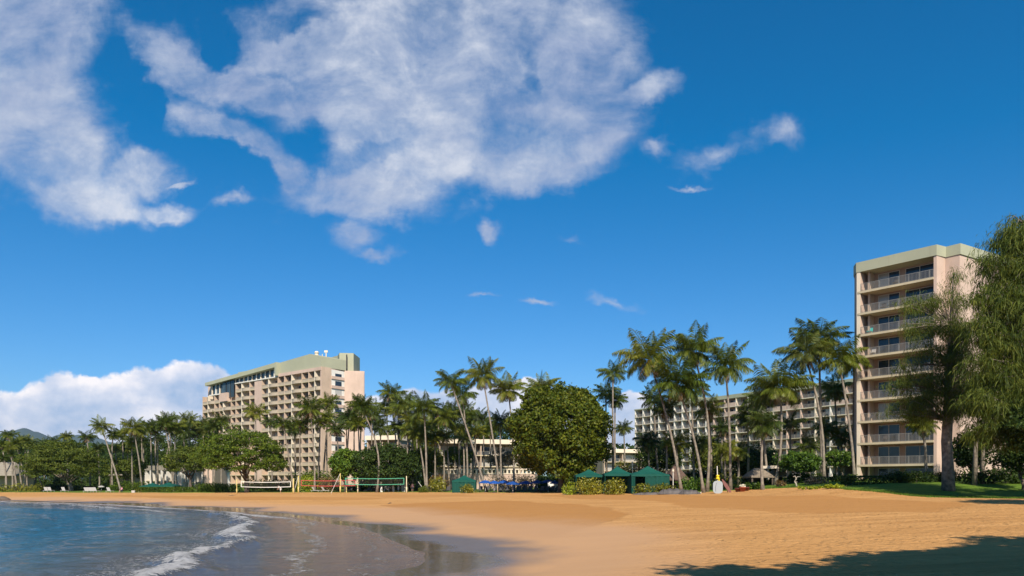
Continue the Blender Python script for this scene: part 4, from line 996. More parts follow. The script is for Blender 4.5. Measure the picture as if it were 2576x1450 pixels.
# blank pier
a0, a1 = f1.at(RB(838, 0)[0]), f1.at(RB(902, 0)[0]); f1.box(mb, a0, a1, -1.85, .02, 0, ZT - .05)
wall = mb.build('wall', M['pink'], rt)
bays = [(380, 423, 'w'), (425, 482, 'b'), (484, 523, 'w'), (525, 558, 'w'), (560, 628, 'b'), (630, 668, 'w'), (672, 722, 'w'), (724, 792, 'b'), (795, 836, 'w'), (903, 960, 'w'), (962, 1043, 'b'), (1046, 1100, 'w'), (1103, 1165, 'w'), (1167, 1255, 'b'), (1258, 1315, 'w'), (1318, 1370, 'w'), (1372, 1428, 'b')]
nw = nb = 0
stuffw = []; finmb = MB(); slabs = {}
for bi, (xa, xb, ty) in enumerate(bays):
    s0, s1 = f1.at(RB(xa, 0)[0]), f1.at(RB(xb, 0)[0])
    if bi == 16: s1 = f1.L - .5
    z_first = 1 if xb < 560 else (2 if xb < 669 else 0)
    top = ZT - PH * z_first
    fm = MB(); f1.box(fm, s0 - .17, s0 + .17, -1.9, .06, 0, top + .02)
    o = fm.build('fin_wall', M['cream' if ty == 'b' else 'pinktan'], rt)
    if ty == 'w':
        im = MB(); f1.box(im, s0 + .16, s1 + .1, -1.86, -1.25, 0, top - .3); im.build('infill_wall', M['pinktan'], rt)
        wm = mesh_of(window_mb(f1, s0 + .45, s1 - .35, -1.245, 0, 1.75, 2), 'window', [M['frame'], M['glass']])
        rm_ = MB(); f1.box(rm_, s0 + .18, s1, -.12, .03, 0, .74); f1.box(rm_, s0 + .17, s1 + .02, -.17, .08, .74, .84)
        rm = mesh_of(rm_, 'railing', M['rail'])
    else:
        wm = mesh_of(window_mb(f1, s0 + .9, s1 - .7, -1.84, 0, 2.0, 3), 'window', [M['frame'], M['glass']])
        bm_ = MB(); K2 = 8
        for i in range(K2):
            t0, t1 = i / K2, (i + 1) / K2; A0, A1 = s0 + .2 + (s1 - s0 - .22) * t0, s0 + .2 + (s1 - s0 - .22) * t1
            o0, o1 = .10 + .5 * math.sin(math.pi * t0), .10 + .5 * math.sin(math.pi * t1)
            for za, zb, ex in ((0, .72, 0), (.72, .82, .05)):
                bm_.hexa([f1.pt(A0, o0 + ex, za), f1.pt(A1, o1 + ex, za), f1.pt(A1, o1 - .12 - ex, za), f1.pt(A0, o0 - .12 - ex, za), f1.pt(A0, o0 + ex, zb), f1.pt(A1, o1 + ex, zb), f1.pt(A1, o1 - .12 - ex, zb), f1.pt(A0, o0 - .12 - ex, zb)])
            bm_.hexa([f1.pt(A0, o0 + .02, -.24), f1.pt(A1, o1 + .02, -.24), f1.pt(A1, -.3, -.24), f1.pt(A0, -.3, -.24), f1.pt(A0, o0 + .02, .02), f1.pt(A1, o1 + .02, .02), f1.pt(A1, -.3, .02), f1.pt(A0, -.3, .02)])
        rm = mesh_of(bm_, 'railing', M['rail'])
    for k in range(z_first, NR):
        zf = ZT - PH * (k + 1) + .02
        if k >= 6 and xb < 1000: continue                        # behind the spreading tree: joined below
        put(wm, 'window', rt, zf + (.95 if ty == 'w' else .15)).scale = (1, 1, 1); put(rm, 'balcony', rt, zf)
for k in range(1, NR + 1):
    sm = MB(); zf = ZT - PH * k
    sa = f1.at(RB(672, 0)[0]) if k == 1 else (f1.at(RB(380, 0)[0]) if k > 2 else -.1)
    f1.box(sm, max(sa, -.1) if k > 1 else sa, a0 - .01, -1.88, .10, zf - .24, zf)
    f1.box(sm, a1 + .01, f1.L - .52, -1.88, .101, zf - .241, zf)
    sm.build('floor_slab', M['tan'], rt)
# top fascia, glazed top floor and roof bands
c0, c1 = f1.at(RB(1045, 0)[0]), f1.L
mb = MB(); f1.box(mb, c0, c1 - .02, -1.9, .12, ZT - .02, ZT + .93); mb.build('parapet', M['pink'], rt)
mb = MB()
def slope_wall(s0, s1, za, zb):
    mb.hexa([f1.pt(s0, -.2, ZT + .9), f1.pt(s1, -.2, ZT + .9), f1.pt(s1, -9, ZT + .9), f1.pt(s0, -9, ZT + .9), f1.pt(s0, -.2, za), f1.pt(s1, -.2, zb), f1.pt(s1, -9, zb), f1.pt(s0, -9, za)])
cm = f1.at(RB(1325, 0)[0]); ce = f1.at(RB(1425, 0)[0])
slope_wall(c0, cm, 39.6, 40.6); slope_wall(cm + .003, ce, 40.6, 39.2); mb.build('roof', M['green_band'], rt)
g0 = f1.at(RB(445, 0)[0])
mb = MB(); zrl, zrr = 37.1, 39.7
mb.hexa([f1.pt(g0 - 2.2, .75, zrl - 1.1), f1.pt(c0 - .05, .75, zrr - 1.4), f1.pt(c0 - .05, -9, zrr - 1.4), f1.pt(g0 - 2.2, -9, zrl - 1.1), f1.pt(g0 - 2.2, .75, zrl), f1.pt(c0 - .05, .75, zrr), f1.pt(c0 - .05, -9, zrr), f1.pt(g0 - 2.2, -9, zrl)])
mb.build('roof', M['green_band'], rt)
def zroof(a): return zrl - 1.12 + (zrr - 1.4 - zrl + 1.1) * (a - g0 + 2.2) / (c0 - g0 + 2.15)
mb = MB(); f1.box(mb, c0 - .5, c0 + .55, -.6, .9, 35.6, 39.7); mb.build('roof_pier', M['green_band'], rt)
npan = 16
for i in range(npan):
    A0 = g0 + (c0 - g0 - .5) * i / npan; A1 = g0 + (c0 - g0 - .5) * (i + 1) / npan
    xm = (A0 + A1) / 2; zb = ZT + .1
    X5, X6 = f1.at(RB(560, 0)[0]), f1.at(RB(668, 0)[0])
    if xm < X6: zb = ZT - PH + .2
    if X5 < xm < X6: zb = ZT - 2 * PH + 1.3
    window_mb(f1, A0 + .14, A1 - .14, -.9 if not X5 < xm < X6 else -.3, zb, zroof(A0 + .1), 3 if not X5 < xm < X6 else 5).build('glazing', [M['dark'], M['glass2']], rt)
    mm = MB(); f1.box(mm, A0 - .14, A0 + .14, -1.2, -.55, zb - .1, zroof(A0 - .14)); mm.build('mullion', M['white' if i % 2 else 'cream'], rt)
mb = MB(); f1.box(mb, g0 - .3, f1.at(RB(560, 0)[0]), -1.9, .25, ZT - PH - .1, ZT - PH + .25); f1.box(mb, X6, f1.at(RB(838, 0)[0]), -1.9, .25, ZT - .1, ZT + .2)
f1.box(mb, a1 - .02 - (a1 - a0), c0, -1.9, .251, ZT - .101, ZT + .201); mb.build('ledge', M['white'], rt)
mb = MB(); f1.box(mb, X5 - 1.5, X5 + 3.2, -1.9, .5, ZT - 2 * PH + .1, ZT - PH + .2); mb.build('bay_box', M['pink'], rt)
mb = MB(); A = f1.at(RB(605, 0)[0]); f1.box(mb, A - 6, A + 5, -14, -7, 36.2, 40.9); mb.build('roof_block', M['green_band'], rt)
# end walls: window column and blank panel
f2 = Fr((f1.P1.x, f1.P1.y), Q); A0, A1 = f2.at(RB(1517, 0)[0]), f2.at(RB(1645, 0)[0])
mb = MB(); f2.box(mb, 0, A0, 0, .12, 0, ZT + 1.0); mb.build('corner_pier', M['pinktan'], rt)
for k in range(11):
    zf = ZT + .55 - PH * k
    wm = MB(); ww = (A1 - A0)
    f2.box(wm, A0, A0 + ww * .26, .02, .10, zf - 1.85, zf); f2.box(wm, A1 - ww * .28, A1, .02, .10, zf - 1.85, zf)
    f2.box(wm, A0 + ww * .26, A1 - ww * .28, .02, .07, zf - .45 - (.5 if k in (0, 3) else 0), zf)
    f2.box(wm, A0 + ww * .27, A1 - ww * .29, .03, .055, zf - 1.82, zf - .46 - (.5 if k in (0, 3) else 0), 1)
    wm.build('window', [M['white'], M['glass']], rt)
    lm = MB(); f2.box(lm, A0 - .1, A1 + .15, .01, .42, zf - 2.72, zf - 1.86); lm.build('ledge', M['pink'], rt)
    am = MB(); f2.box(am, A1 + .1, A1 + .45, .0, 1.0, zf - 2.75, zf - 2.5); am.build('sunshade', M['dark'], rt)
mb = MB(); mb.prism([(Q[0] - .1, Q[1] - .9), (Rr[0] + .02, Rr[1] - .9), (Rr[0] - 1.4, Rr[1] + 6), (Q[0] - .1, Q[1] + 6)], 0, ZT + .8); mb.build('end_wall', M['pink'], rt)
# rooftop
mb = MB(); xs0, xs1 = wx(RB(1600, 0)[0], 218), wx(RB(1722, 0)[0], 218)
mb.prism([(wx(RB(1525, 0)[0], 214), 221), (xs0, 216.5), (xs1, 217), (xs1, 226), (xs0 - 6, 226)], ZT + .85, 42.1); mb.build('stair_block', M['green_band'], rt)
mb = MB(); xv = wx(RB(1388, 0)[0], 214); mb.lathe((xv, 214, 40.0), [(.75, 0), (.75, .4), (.6, .4), (.6, 1.6), (.75, 1.65), (.45, 2.1), (.1, 2.2)], 14); mb.build('roof_vent', M['cream'], rt, True)
mb = MB(); xv = wx(RB(1472, 0)[0], 212); mb.tube([(xv, 212, 36), (xv, 212, 42)], .14, 8); mb.tube([(xv - 1.2, 212.3, 36), (xv - 1.2, 212.3, 41)], .1, 6); mb.box(xv - .5, xv + .5, 211.8, 212.2, 41.4, 42); mb.build('antenna_mast', M['cream'], rt)
mb = MB(); xv = wx(RB(1655, 0)[0], 216); mb.tube([(xv, 216, ZT + 1), (xv, 216, 41.5)], .2, 6); mb.build('downpipe', M['dark'], rt)

# ======== long terraced hotel right of centre
f3 = Fr((wx(1597.4, 259), 259), (wx(2175, 183), 183)); ZT3 = 29.0; P3 = 2.75
rt = thing('terraced_hotel', 'long grid fronted hotel with white fins on its left half, behind the right palms', 'hotel', (f3.P0.x, f3.P0.y, 1))
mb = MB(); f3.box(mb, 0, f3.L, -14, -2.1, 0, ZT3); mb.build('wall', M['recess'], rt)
mb = MB(); f3.box(mb, -.3, f3.at(RE(590, 0)[0]), -14.1, .15, ZT3 - .25, ZT3 + .15)
f3.box(mb, f3.at(RE(590, 0)[0]), f3.at(RE(715, 0)[0]), -14.1, .15, ZT3 - .26, ZT3 + 2.6); f3.box(mb, f3.at(RE(715, 0)[0]), f3.L, -14.1, .152, ZT3 - .25, ZT3 + .9); mb.build('roof', M['green_band'], rt)
nbay = 24; ed = [f3.at(RE(350 + 57 * i, 0)[0]) for i in range(11)]
while ed[-1] < f3.L - 4: ed.append(ed[-1] + 4.6)
win = MB(); cells = []
for i in range(len(ed) - 1):
    s0, s1 = ed[i], ed[i + 1]
    fm = MB(); c = 'white' if i < 10 or i in (13, 19) else ('pink' if i % 3 else 'cream')
    f3.box(fm, s0 - .14, s0 + .14, -2.15, .05, 0, ZT3 - .26); fm.build('fin_wall', M[c], rt)
    pan = i in (11, 12, 15, 17)
    wm = mesh_of(window_mb(f3, s0 + .7, s1 - .5, -2.09, 0, 2.05, 3), 'window', [M['frame'], M['glass']])
    rm = mesh_of(rail_mb(f3, s0 + .15, s1 - .15, -.04, 0, 1.0, .3, .03), 'railing', M['railing_metal'])
    for k in range(9): cells.append((f3.D((s0 + s1) / 2), k, wm, rm, i, s0, s1))
cells.sort(key=lambda c: (c[1] >= 7, c[0]))
for n_, (d_, k, wm, rm, i, s0, s1) in enumerate(cells):
    zf = ZT3 - P3 * (k + 1)
    if n_ < 99: put(wm, 'window', rt, zf + .02); put(rm, 'railing', rt, zf)
    if (i, k) in ((11, 0), (11, 1), (12, 1), (15, 0), (15, 1), (16, 1), (19, 1)):
        pm = MB(); f3.box(pm, s0 + .2, s1 - .2, -.3, .12, zf + .0, zf + 1.15); pm.build('balcony_panel', M['pink'], rt)
rest = [c for c in cells[99:]]
def joined(lst, idx, name, mats):
    V = []; Fc = []; Mi = []
    for c in lst:
        me = c[idx]; b_ = len(V); zf = ZT3 - P3 * (c[1] + 1) + .01
        V += [(v.co.x, v.co.y, v.co.z + zf) for v in me.vertices]
        for p in me.polygons: Fc.append([q + b_ for q in p.vertices]); Mi.append(p.material_index)
    mb = MB(); mb.v = V; mb.f = Fc; mb.m = Mi
    return tag(mb.build(name, mats, rt), kind='stuff')
joined(rest, 2, 'farther_windows', [M['frame'], M['glass']]); joined(rest, 3, 'farther_railings', M['railing_metal'])
for k in range(1, 10):
    sm = MB(); zf = ZT3 - P3 * k; f3.box(sm, -.1, f3.L, -2.14, .16, zf - .2, zf); sm.build('floor_slab', M['cream' if k < 5 else 'tan'], rt)

# ======== balcony tower at the right
T0, T1 = (46.6, 96.0), (52.9, 88.6); f4 = Fr(T0, T1); TZ = 32.6
rt = thing('balcony_tower', 'tall pink tower with stacked railed balconies and pale green top band at the right', 'hotel', (T0[0], T0[1], 2))
poly = [f4.pt(.25, -2.35)[:2], f4.pt(f4.L - .3, -2.35)[:2], f4.pt(f4.L - .3, 0)[:2], T1, (54.5, 89.5), (55.5, 88.2), (75, 99.6), (68, 118), (51, 118), (46.9, 97.8), f4.pt(.25, -.0)[:2]]
poly = [f4.pt(.42, -2.35)[:2], f4.pt(f4.L - .35, -2.35)[:2], f4.pt(f4.L - .35, 0)[:2], T1, (54.5, 89.5), (55.5, 88.2), (75, 99.6), (68, 118), (59, 118), (46.98, 97.6), T0, f4.pt(.42, 0)[:2]]
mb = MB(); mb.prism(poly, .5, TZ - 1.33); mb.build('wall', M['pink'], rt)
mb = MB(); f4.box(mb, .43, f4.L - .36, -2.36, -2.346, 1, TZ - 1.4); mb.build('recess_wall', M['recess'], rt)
out_poly = []
po = [f4.pt(-.12, .12)[:2], f4.pt(f4.L + .03, .12)[:2], (54.5, 89.36), (55.5, 88.03), (75.2, 99.5), (68, 118.1), (58.9, 118.1), (46.9, 97.7)]
mb = MB(); mb.prism(po, TZ - 1.33, TZ); mb.build('roof', M['green_band'], rt)
fm = MB(); f4.box(fm, -.06, .40, -2.3, .06, .5, TZ - 1.34); fm.build('fin_wall', M['cream'], rt)
door1 = window_mb(f4, 1.75, 4.5, -2.34, 0, 2.4, 2, .07); door2 = window_mb(f4, 5.2, 8.7, -2.34, 0, 2.4, 2, .07)
dm1 = mesh_of(door1, 'sliding_door', [M['frame'], M['glass_dark']]); dm2 = mesh_of(door2, 'sliding_door', [M['frame'], M['glass_dark']])
rm = mesh_of(rail_mb(f4, .42, f4.L - .37, .0, 0, 1.02, .15, .016), 'railing', M['railing_metal'])
lip = MB(); f4.box(lip, .12, f4.L - .36, -2.34, .12, -.28, 0); lm = mesh_of(lip, 'balcony_slab', M['tan'])
par = MB(); f4.box(par, 1.0, 1.25, -2.34, -.9, .0, 2.6); pm_ = mesh_of(par, 'side_wall', M['pinktan'])
for k in range(10):
    zf = 28.65 - 2.91 * k
    if zf > 1.5:
        if k < 9: sl_ = put(lm, 'balcony_slab', rt, zf); rr_ = put(rm, 'railing', rt, zf); rr_.parent = sl_; rr_.location = (0, 0, 0)
        put(dm1, 'sliding_door', rt, zf + .02); put(dm2, 'sliding_door', rt, zf + .02); put(pm_, 'side_wall', rt, zf + .005)
for zc_ in (TZ - 4.2, TZ - 7.1):
    pass
# chairs on its balconies
def patio_chair(a, o, z, m_, label):
    p = f4.pt(a, o, z); r = thing('balcony_chair', label, 'chair', p, math.atan2(f4.d.y, f4.d.x), 'chairs on the tower balconies')
    mb = MB(); mb.box(-.28, .28, -.28, .28, .38, .46); mb.build('seat', m_, r, local=True)
    mb = MB(); mb.hexa([(-.28, .24, .46), (.28, .24, .46), (.28, .30, .46), (-.28, .30, .46), (-.28, .36, 1.0), (.28, .36, 1.0), (.28, .42, 1.0), (-.28, .42, 1.0)]); mb.build('backrest', m_, r, local=True)
    for sx_ in (-.24, .24):
        for sy_ in (-.24, .24):
            mb = MB(); mb.tube([(sx_, sy_, 0), (sx_, sy_, .38)], .025, 5); mb.build('leg', m_, r, local=True)
for a, k, mm, lb in [(1.3, 2, 'teal', 'teal chair on the third balcony from the top of the tower'), (1.7, 3, 'lounge_white', 'pale chair on the fourth balcony from the top of the tower'),
                     (5.0, 4, 'lounge_white', 'left cream chair on the fifth balcony from the top'), (6.1, 4, 'lounge_white', 'right cream chair on the fifth balcony from the top'),
                     (1.3, 6, 'dark', 'dark chair on the seventh balcony from the top'), (3.2, 7, 'dark', 'dark chair on the second lowest railed balcony'), (4.6, 0, 'dark', 'dark chair on the topmost balcony'), (3.0, 1, 'dark', 'dark chair on the second balcony from the top')]:
    patio_chair(a, -.75, 28.67 - 2.91 * k, M['hull'] if mm == 'x' else (mat('turquoise_plastic', (.03, .42, .38), .5) if mm == 'teal' else M[mm]), lb)

# ======== low wings
def low_wing(name, label, X0, D0, X1, D1, Ztop, floors, ph, bay, roofh=1.1, roofm='cream', wallm='wing_wall', finm='pinktan', depth=9, over=.7, rail='railing_metal', finw=.12, finout=.1):
    f = Fr((wx(X0, D0), D0), (wx(X1, D1), D1)); r = thing(name, label, 'building', (f.P0.x, f.P0.y, 1))
    mb = MB(); f.box(mb, 0, f.L, -depth, -1.8, 0, Ztop - roofh); mb.build('wall', M[wallm], r)
    mb = MB(); f.box(mb, -.4, f.L + .4, -depth - .3, over, Ztop - roofh, Ztop); mb.build('roof', M[roofm], r)
    n = max(1, round(f.L / bay)); w_ = f.L / n
    for i in range(n + 1):
        fm = MB(); a = w_ * i; f.box(fm, a - finw, a + finw, -1.85, finout, .5, Ztop - roofh - .002); fm.build('fin_wall', M[finm], r)
    for k in range(floors):
        zf = Ztop - roofh - ph * (k + 1)
        sm = MB(); f.box(sm, -.1, f.L + .1, -1.86, .2, zf - .22, zf); slab_ = sm.build('floor_slab', M['tan'], r)
        for i in range(n):
            a = w_ * i
            window_mb(f, a + .5, a + w_ - .4, -1.79, zf + .02, zf + min(2.1, ph - .4), 2).build('window', [M['frame'], M['glass']], r)
            if rail: rail_mb(f, a + .14, a + w_ - .14, .12, zf, .95, .28, .028).build('railing', M[rail], slab_)
    return f, r
low_wing('low_wing', 'three storey white roofed hotel wing behind the middle palms', 1106, 172, 1310, 178, wz(1104, 172), 3, 2.75, 4.6)
low_wing('low_wing', 'short piece of low hotel wing seen right of the blank pink end wall', 925, 182, 1000, 180, wz(1097, 182), 3, 2.75, 4.8)
low_wing('low_wing', 'low white roofed wing in the gap between the round tree and the white balconies', 1520, 215, 1612, 218, wz(1130, 215), 3, 2.7, 4.8)
low_wing('sawtooth_building', 'two storey white building with slanting fins behind the left green pavilions', 368, 196, 452, 188, wz(1171, 190), 2, 2.75, 2.6, 1.3, 'grey_roof', 'white', 'white', 8, .3, None, .11, .5)
f5, r5 = low_wing('sawtooth_building', 'right part of the white finned building, half hidden by the spreading tree', 462, 186, 512, 182, wz(1178, 184), 2, 2.75, 2.6, .8, 'grey_roof', 'white', 'white', 8, .3, None, .11, .5)
mb = MB(); mb.box(wx(514, 180), wx(540, 180), 180, 188, .5, wz(1176, 180)); o = mb.build('garden_wall', M['pink']); tag(o, 'blank pink wall block beside the white finned building, left of the spreading tree trunk', 'wall')
# balustraded terrace wall
f = Fr((wx(1104, 150), 150), (wx(1345, 146), 146)); r = thing('terrace_pavilion', 'low pink terrace wall with pale open balustrade behind the single green tent', 'wall', (f.P0.x, 150, 1))
zt = wz(1180, 150)
mb = MB(); f.box(mb, 0, f.L, -4, 0, .5, zt - 1.1); mb.build('wall', M['pink'], r)
mb = MB(); f.box(mb, -.1, f.L + .1, -.4, .15, zt - .25, zt); f.box(mb, -.1, f.L + .1, -.35, .1, zt - 1.1, zt - .95)
nn = int(f.L / .8)
for i in range(nn + 1):
    a = f.L * i / nn; f.box(mb, a - .17, a + .17, -.3, .05, zt - .95, zt - .25)
mb.build('balustrade', M['cream'], r)
# pale pavilion near the balcony tower
f = Fr((wx(2068, 104), 104), (wx(2150, 100), 100)); r = thing('pavilion', 'pale roofed open pavilion between the terraced hotel and the balcony tower', 'pavilion', (f.P0.x, 104, 1.5))
mb = MB(); f.box(mb, -.3, f.L + .3, -6, .4, wz(1172, 102), wz(1160, 102)); mb.build('roof', M['cream'], r)
for i in range(4):
    mb = MB(); a = .3 + (f.L - .6) * i / 3; f.box(mb, a - .14, a + .14, -.5, -.2, 1.8, wz(1172, 102)); mb.build('post', M['cream'], r)
mb = MB(); f.box(mb, 0, f.L, -5.5, -5.2, 1.5, wz(1172, 102)); mb.build('wall', M['pinktan'], r)
f = Fr((wx(1925, 101), 101), (wx(1985, 99), 99)); r = thing('pavilion', 'white posted open pavilion behind the driftwood stump', 'pavilion', (f.P0.x, 101, 1.5))
mb = MB(); f.box(mb, -.3, f.L + .3, -4, .3, wz(1179, 100), wz(1172, 100)); mb.build('roof', M['cream'], r)
for i in range(3):
    mb = MB(); a = .3 + (f.L - .6) * i / 2; f.box(mb, a - .1, a + .1, -.5, -.3, 1.8, wz(1179, 100)); mb.build('post', M['cream'], r)
# thatched huts and gable roofs
def hip_hut(name, label, X0, X1, Ye, Yp, D, roofm, depth=None, wallm='pinktan', ridge=.35, wall=True):
    x0, x1 = wx(X0, D), wx(X1, D); ze, zp = wz(Ye, D), wz(Yp, D); g = gz((x0 + x1) / 2, D); dp = depth or (x1 - x0) * .7
    r = thing(name, label, 'hut', ((x0 + x1) / 2, D, g - .05)); cx_ = (x0 + x1) / 2; hr = (x1 - x0) * ridge / 2
    mb = MB(); c = [(x0, D - dp / 2), (x1, D - dp / 2), (x1, D + dp / 2), (x0, D + dp / 2)]
    mb.add([(*p, ze) for p in c] + [(*p, ze - .18) for p in c] + [(cx_ - hr, D, zp), (cx_ + hr, D, zp)], [(0, 1, 9, 8), (1, 2, 9), (2, 3, 8, 9), (3, 0, 8), (4, 5, 1, 0), (5, 6, 2, 1), (6, 7, 3, 2), (7, 4, 0, 3), (7, 6, 5, 4)])
    mb.build('roof', M[roofm], r)
    for i, (px, py) in enumerate(c):
        mb = MB(); px = cx_ + (px - cx_) * .88; py = D + (py - D) * .88; mb.tube([(px, py, g - .1), (px, py, ze - .1)], .12, 6); mb.build('post', M['bark'], r)
    if wall:
        mb = MB(); mb.box(cx_ - (x1 - x0) * .4, cx_ + (x1 - x0) * .4, D + dp * .1, D + dp * .4, g - .1, ze - .15); mb.build('wall', M[wallm], r)
    return r
hip_hut('thatched_hut', 'large brown shingled roof pavilion at the far left behind thin trunks', -30, 70, 1196, 1163, 178, 'grey_roof', 9)
hip_hut('thatched_hut', 'small flat shake roof between the leaning palms on the left', 292, 342, 1195, 1186, 182, 'grey_roof', 7)
hip_hut('thatched_hut', 'dry thatched hut behind the straight low palm on the right', 1878, 1935, 1199, 1178, 99, 'thatch', 4, 'dark')
hip_hut('thatched_hut', 'second dry thatched hut left of the driftwood stump', 1938, 1975, 1197, 1177, 104, 'thatch', 4, 'dark')
hip_hut('gable_hut', 'dark brown steep roofed hut right of the largest green tent', 1672, 1726, 1206, 1168, 108, 'brown_roof', 4, 'dark', .1)
# ---- green beach tents
def tent(label, X0, X1, Ye, Yp, D, walls=(), depth=None, m1='tent', name='beach_tent', postm='tent_dark', valance=.28):
    x0, x1 = wx(X0, D), wx(X1, D); ze, zp = wz(Ye, D), wz(Yp, D); cx_ = (x0 + x1) / 2; g = gz(cx_, D); dp = depth or (x1 - x0)
    r = thing(name, label, 'tent', (cx_, D, g - .02), 0, 'green canvas shelters' if name != 'pavilion_canopy' else 'green pavilion canopies')
    y0, y1 = D - dp / 2, D + dp / 2; mb = MB()
    n = 8; ring = []
    for s in (0, .35, .7, .92, 1.0):
        sag = -.12 * math.sin(math.pi * s) * (zp - ze)
        z = zp + (ze - zp) * s + sag; ring.append((s, z))
    corners = [(x0, y0), ((x0 + x1) / 2, y0), (x1, y0), (x1, (y0 + y1) / 2), (x1, y1), ((x0 + x1) / 2, y1), (x0, y1), (x0, (y0 + y1) / 2)]
    vs = []
    for s, z in ring:
        for i, (px, py) in enumerate(corners):
            zz = z - (.05 * (zp - ze) * s if i % 2 == 0 else -.04 * (zp - ze) * s)
            vs.append((cx_ + (px - cx_) * max(s, .01), D + (py - D) * max(s, .01), zz))
    m_ = len(ring)
    for i, (px, py) in enumerate(corners): vs.append((px, py, ze - valance - .04 * (i % 2)))
    fs = [(k * 8 + i, k * 8 + (i + 1) % 8, (k + 1) * 8 + (i + 1) % 8, (k + 1) * 8 + i) for k in range(m_) for i in range(8)]
    mb.add(vs, fs); mb.build('canopy', M[m1], r, False)
    for (px, py) in ((x0, y0), (x1, y0), (x1, y1), (x0, y1)):
        mb = MB(); px = cx_ + (px - cx_) * .97; py = D + (py - D) * .97; mb.tube([(px, py, g - .05), (px, py, ze - .05)], .05 if 'f' not in walls else .04, 6); mb.build('post', M[postm], r)
    e = .02
    def curtain(pa, pb):
        mb = MB(); nseg = max(8, int((Vector(pb) - Vector(pa)).length / .22)); vv = []
        ax = (Vector(pb) - Vector(pa)); nrm = Vector((ax.y, -ax.x)).normalized()
        for i in range(nseg + 1):
            q = Vector(pa) + ax * i / nseg + nrm * (.05 * math.sin(i * 1.9) + .02 * math.sin(i * .7)); vv.append(q)
        mb.add([(q.x, q.y, g) for q in vv] + [(q.x, q.y, ze - .1) for q in vv], [(i, i + 1, nseg + 2 + i, nseg + 1 + i) for i in range(nseg)]); mb.build('side_curtain', M['tent_dark'], r)
    for c in walls:
        if c == 'f': curtain((x0 + e, y0 + .06), (x1 - e, y0 + .06))
        if c == 'F': curtain((x0 + (x1 - x0) * .36, y0 + .06), (x1 - e, y0 + .06)); curtain((x0 + e, y0 + .06), (x0 + (x1 - x0) * .10, y0 + .06))
        if c == 'b': curtain((x0 + e, y1 - .06), (x1 - e, y1 - .06))
        if c == 'l': curtain((x0 + .05, y0 + e), (x0 + .05, y1 - e))
        if c == 'r': curtain((x1 - .05, y0 + e), (x1 - .05, y1 - e))
    return r
tent('small green canopy, leftmost of the three beside the round tree', 1446, 1516, 1196, 1181, 104, ('b',), 3.4)
tent('middle green canopy with open front over yellow green bushes', 1517, 1590, 1193, 1174, 102, ('b',), 3.6)
tent('largest green tent with closed side and dark doorway right of the other canopies', 1582, 1677, 1194, 1173, 101, ('F', 'b', 'l', 'r'), 4.2)
tent('single closed green tent in front of the pink balustraded terrace', 1139, 1198, 1209, 1196, 127, ('f', 'b', 'l', 'r'), 3.6)
tent('left one of two dark green canopies behind the trimmed hedge', 362, 406, 1223, 1215, 158, (), 4.0, 'tent', 'pavilion_canopy', 'white')
tent('right one of two dark green canopies behind the trimmed hedge', 402, 449, 1222, 1214, 158, (), 4.2, 'tent', 'pavilion_canopy', 'white')
# ---- umbrellas
def umbrella(label, X, Y, w_, D, m_, hgt=.35, name='beach_umbrella', sink=0):
    x, z = wx(X, D), wz(Y, D); g = gz(x, D); R = w_ / 2 / F * D
    r = thing(name, label, 'umbrella', (x, D, g), 0, 'blue umbrellas over the loungers' if m_ is M['blue'] else None)
    mb = MB(); n = 8; vs = [(x, D, z)]
    for s in (.5, 1.0):
        for i in range(n): a = 2 * math.pi * (i + .5) / n; vs.append((x + R * s * math.cos(a), D + R * s * math.sin(a), z - hgt * (s ** 1.3)))
    for i in range(n): a = 2 * math.pi * (i + .5) / n; vs.append((x + R * math.cos(a), D + R * math.sin(a), z - hgt - .16))
    fs = [(0, 1 + i, 1 + (i + 1) % n) for i in range(n)] + [(1 + i, 1 + n + i, 1 + n + (i + 1) % n, 1 + (i + 1) % n) for i in range(n)] + [(1 + n + i, 1 + 2 * n + i, 1 + 2 * n + (i + 1) % n, 1 + n + (i + 1) % n) for i in range(n)]
    mb.add(vs, fs); mb.build('canopy', m_, r)
    mb = MB(); mb.tube([(x, D, g - .1), (x, D, z)], .03, 6); mb.build('pole', M['white'], r)
    mb = MB(); mb.lathe((x, D, g), [(.3, 0), (.3, .06), (.06, .1), (.05, .3)], 10); mb.build('base', M['dark'], r)
for X, Y, w_, D, lb in [(1221, 1208, 34, 124, 'blue umbrella nearest to the single green tent, brightest of the row'), (1243, 1209, 30, 121, 'blue umbrella second in the row from the green tent'), (1268, 1208, 34, 126, 'blue umbrella third from the green tent, above the curved shower pipe'),
                        (1290, 1211, 36, 119, 'blue umbrella hanging lowest in the middle of the row'), (1322, 1210, 38, 123, 'dark blue umbrella between two pale palm trunks'), (1352, 1208, 34, 121, 'dark blue umbrella in the shade left of the round tree'), (1378, 1207, 36, 124, 'darkest blue umbrella, under the left edge of the round tree'), (1396, 1209, 26, 119, 'bright blue umbrella beside the round tree trunk')]:
    umbrella(lb, X, Y, w_, D, M['blue'], .42)
umbrella('thin white umbrella far left behind the four loungers', 255, 1222, 15, 156, M['lounge_white'], .2)
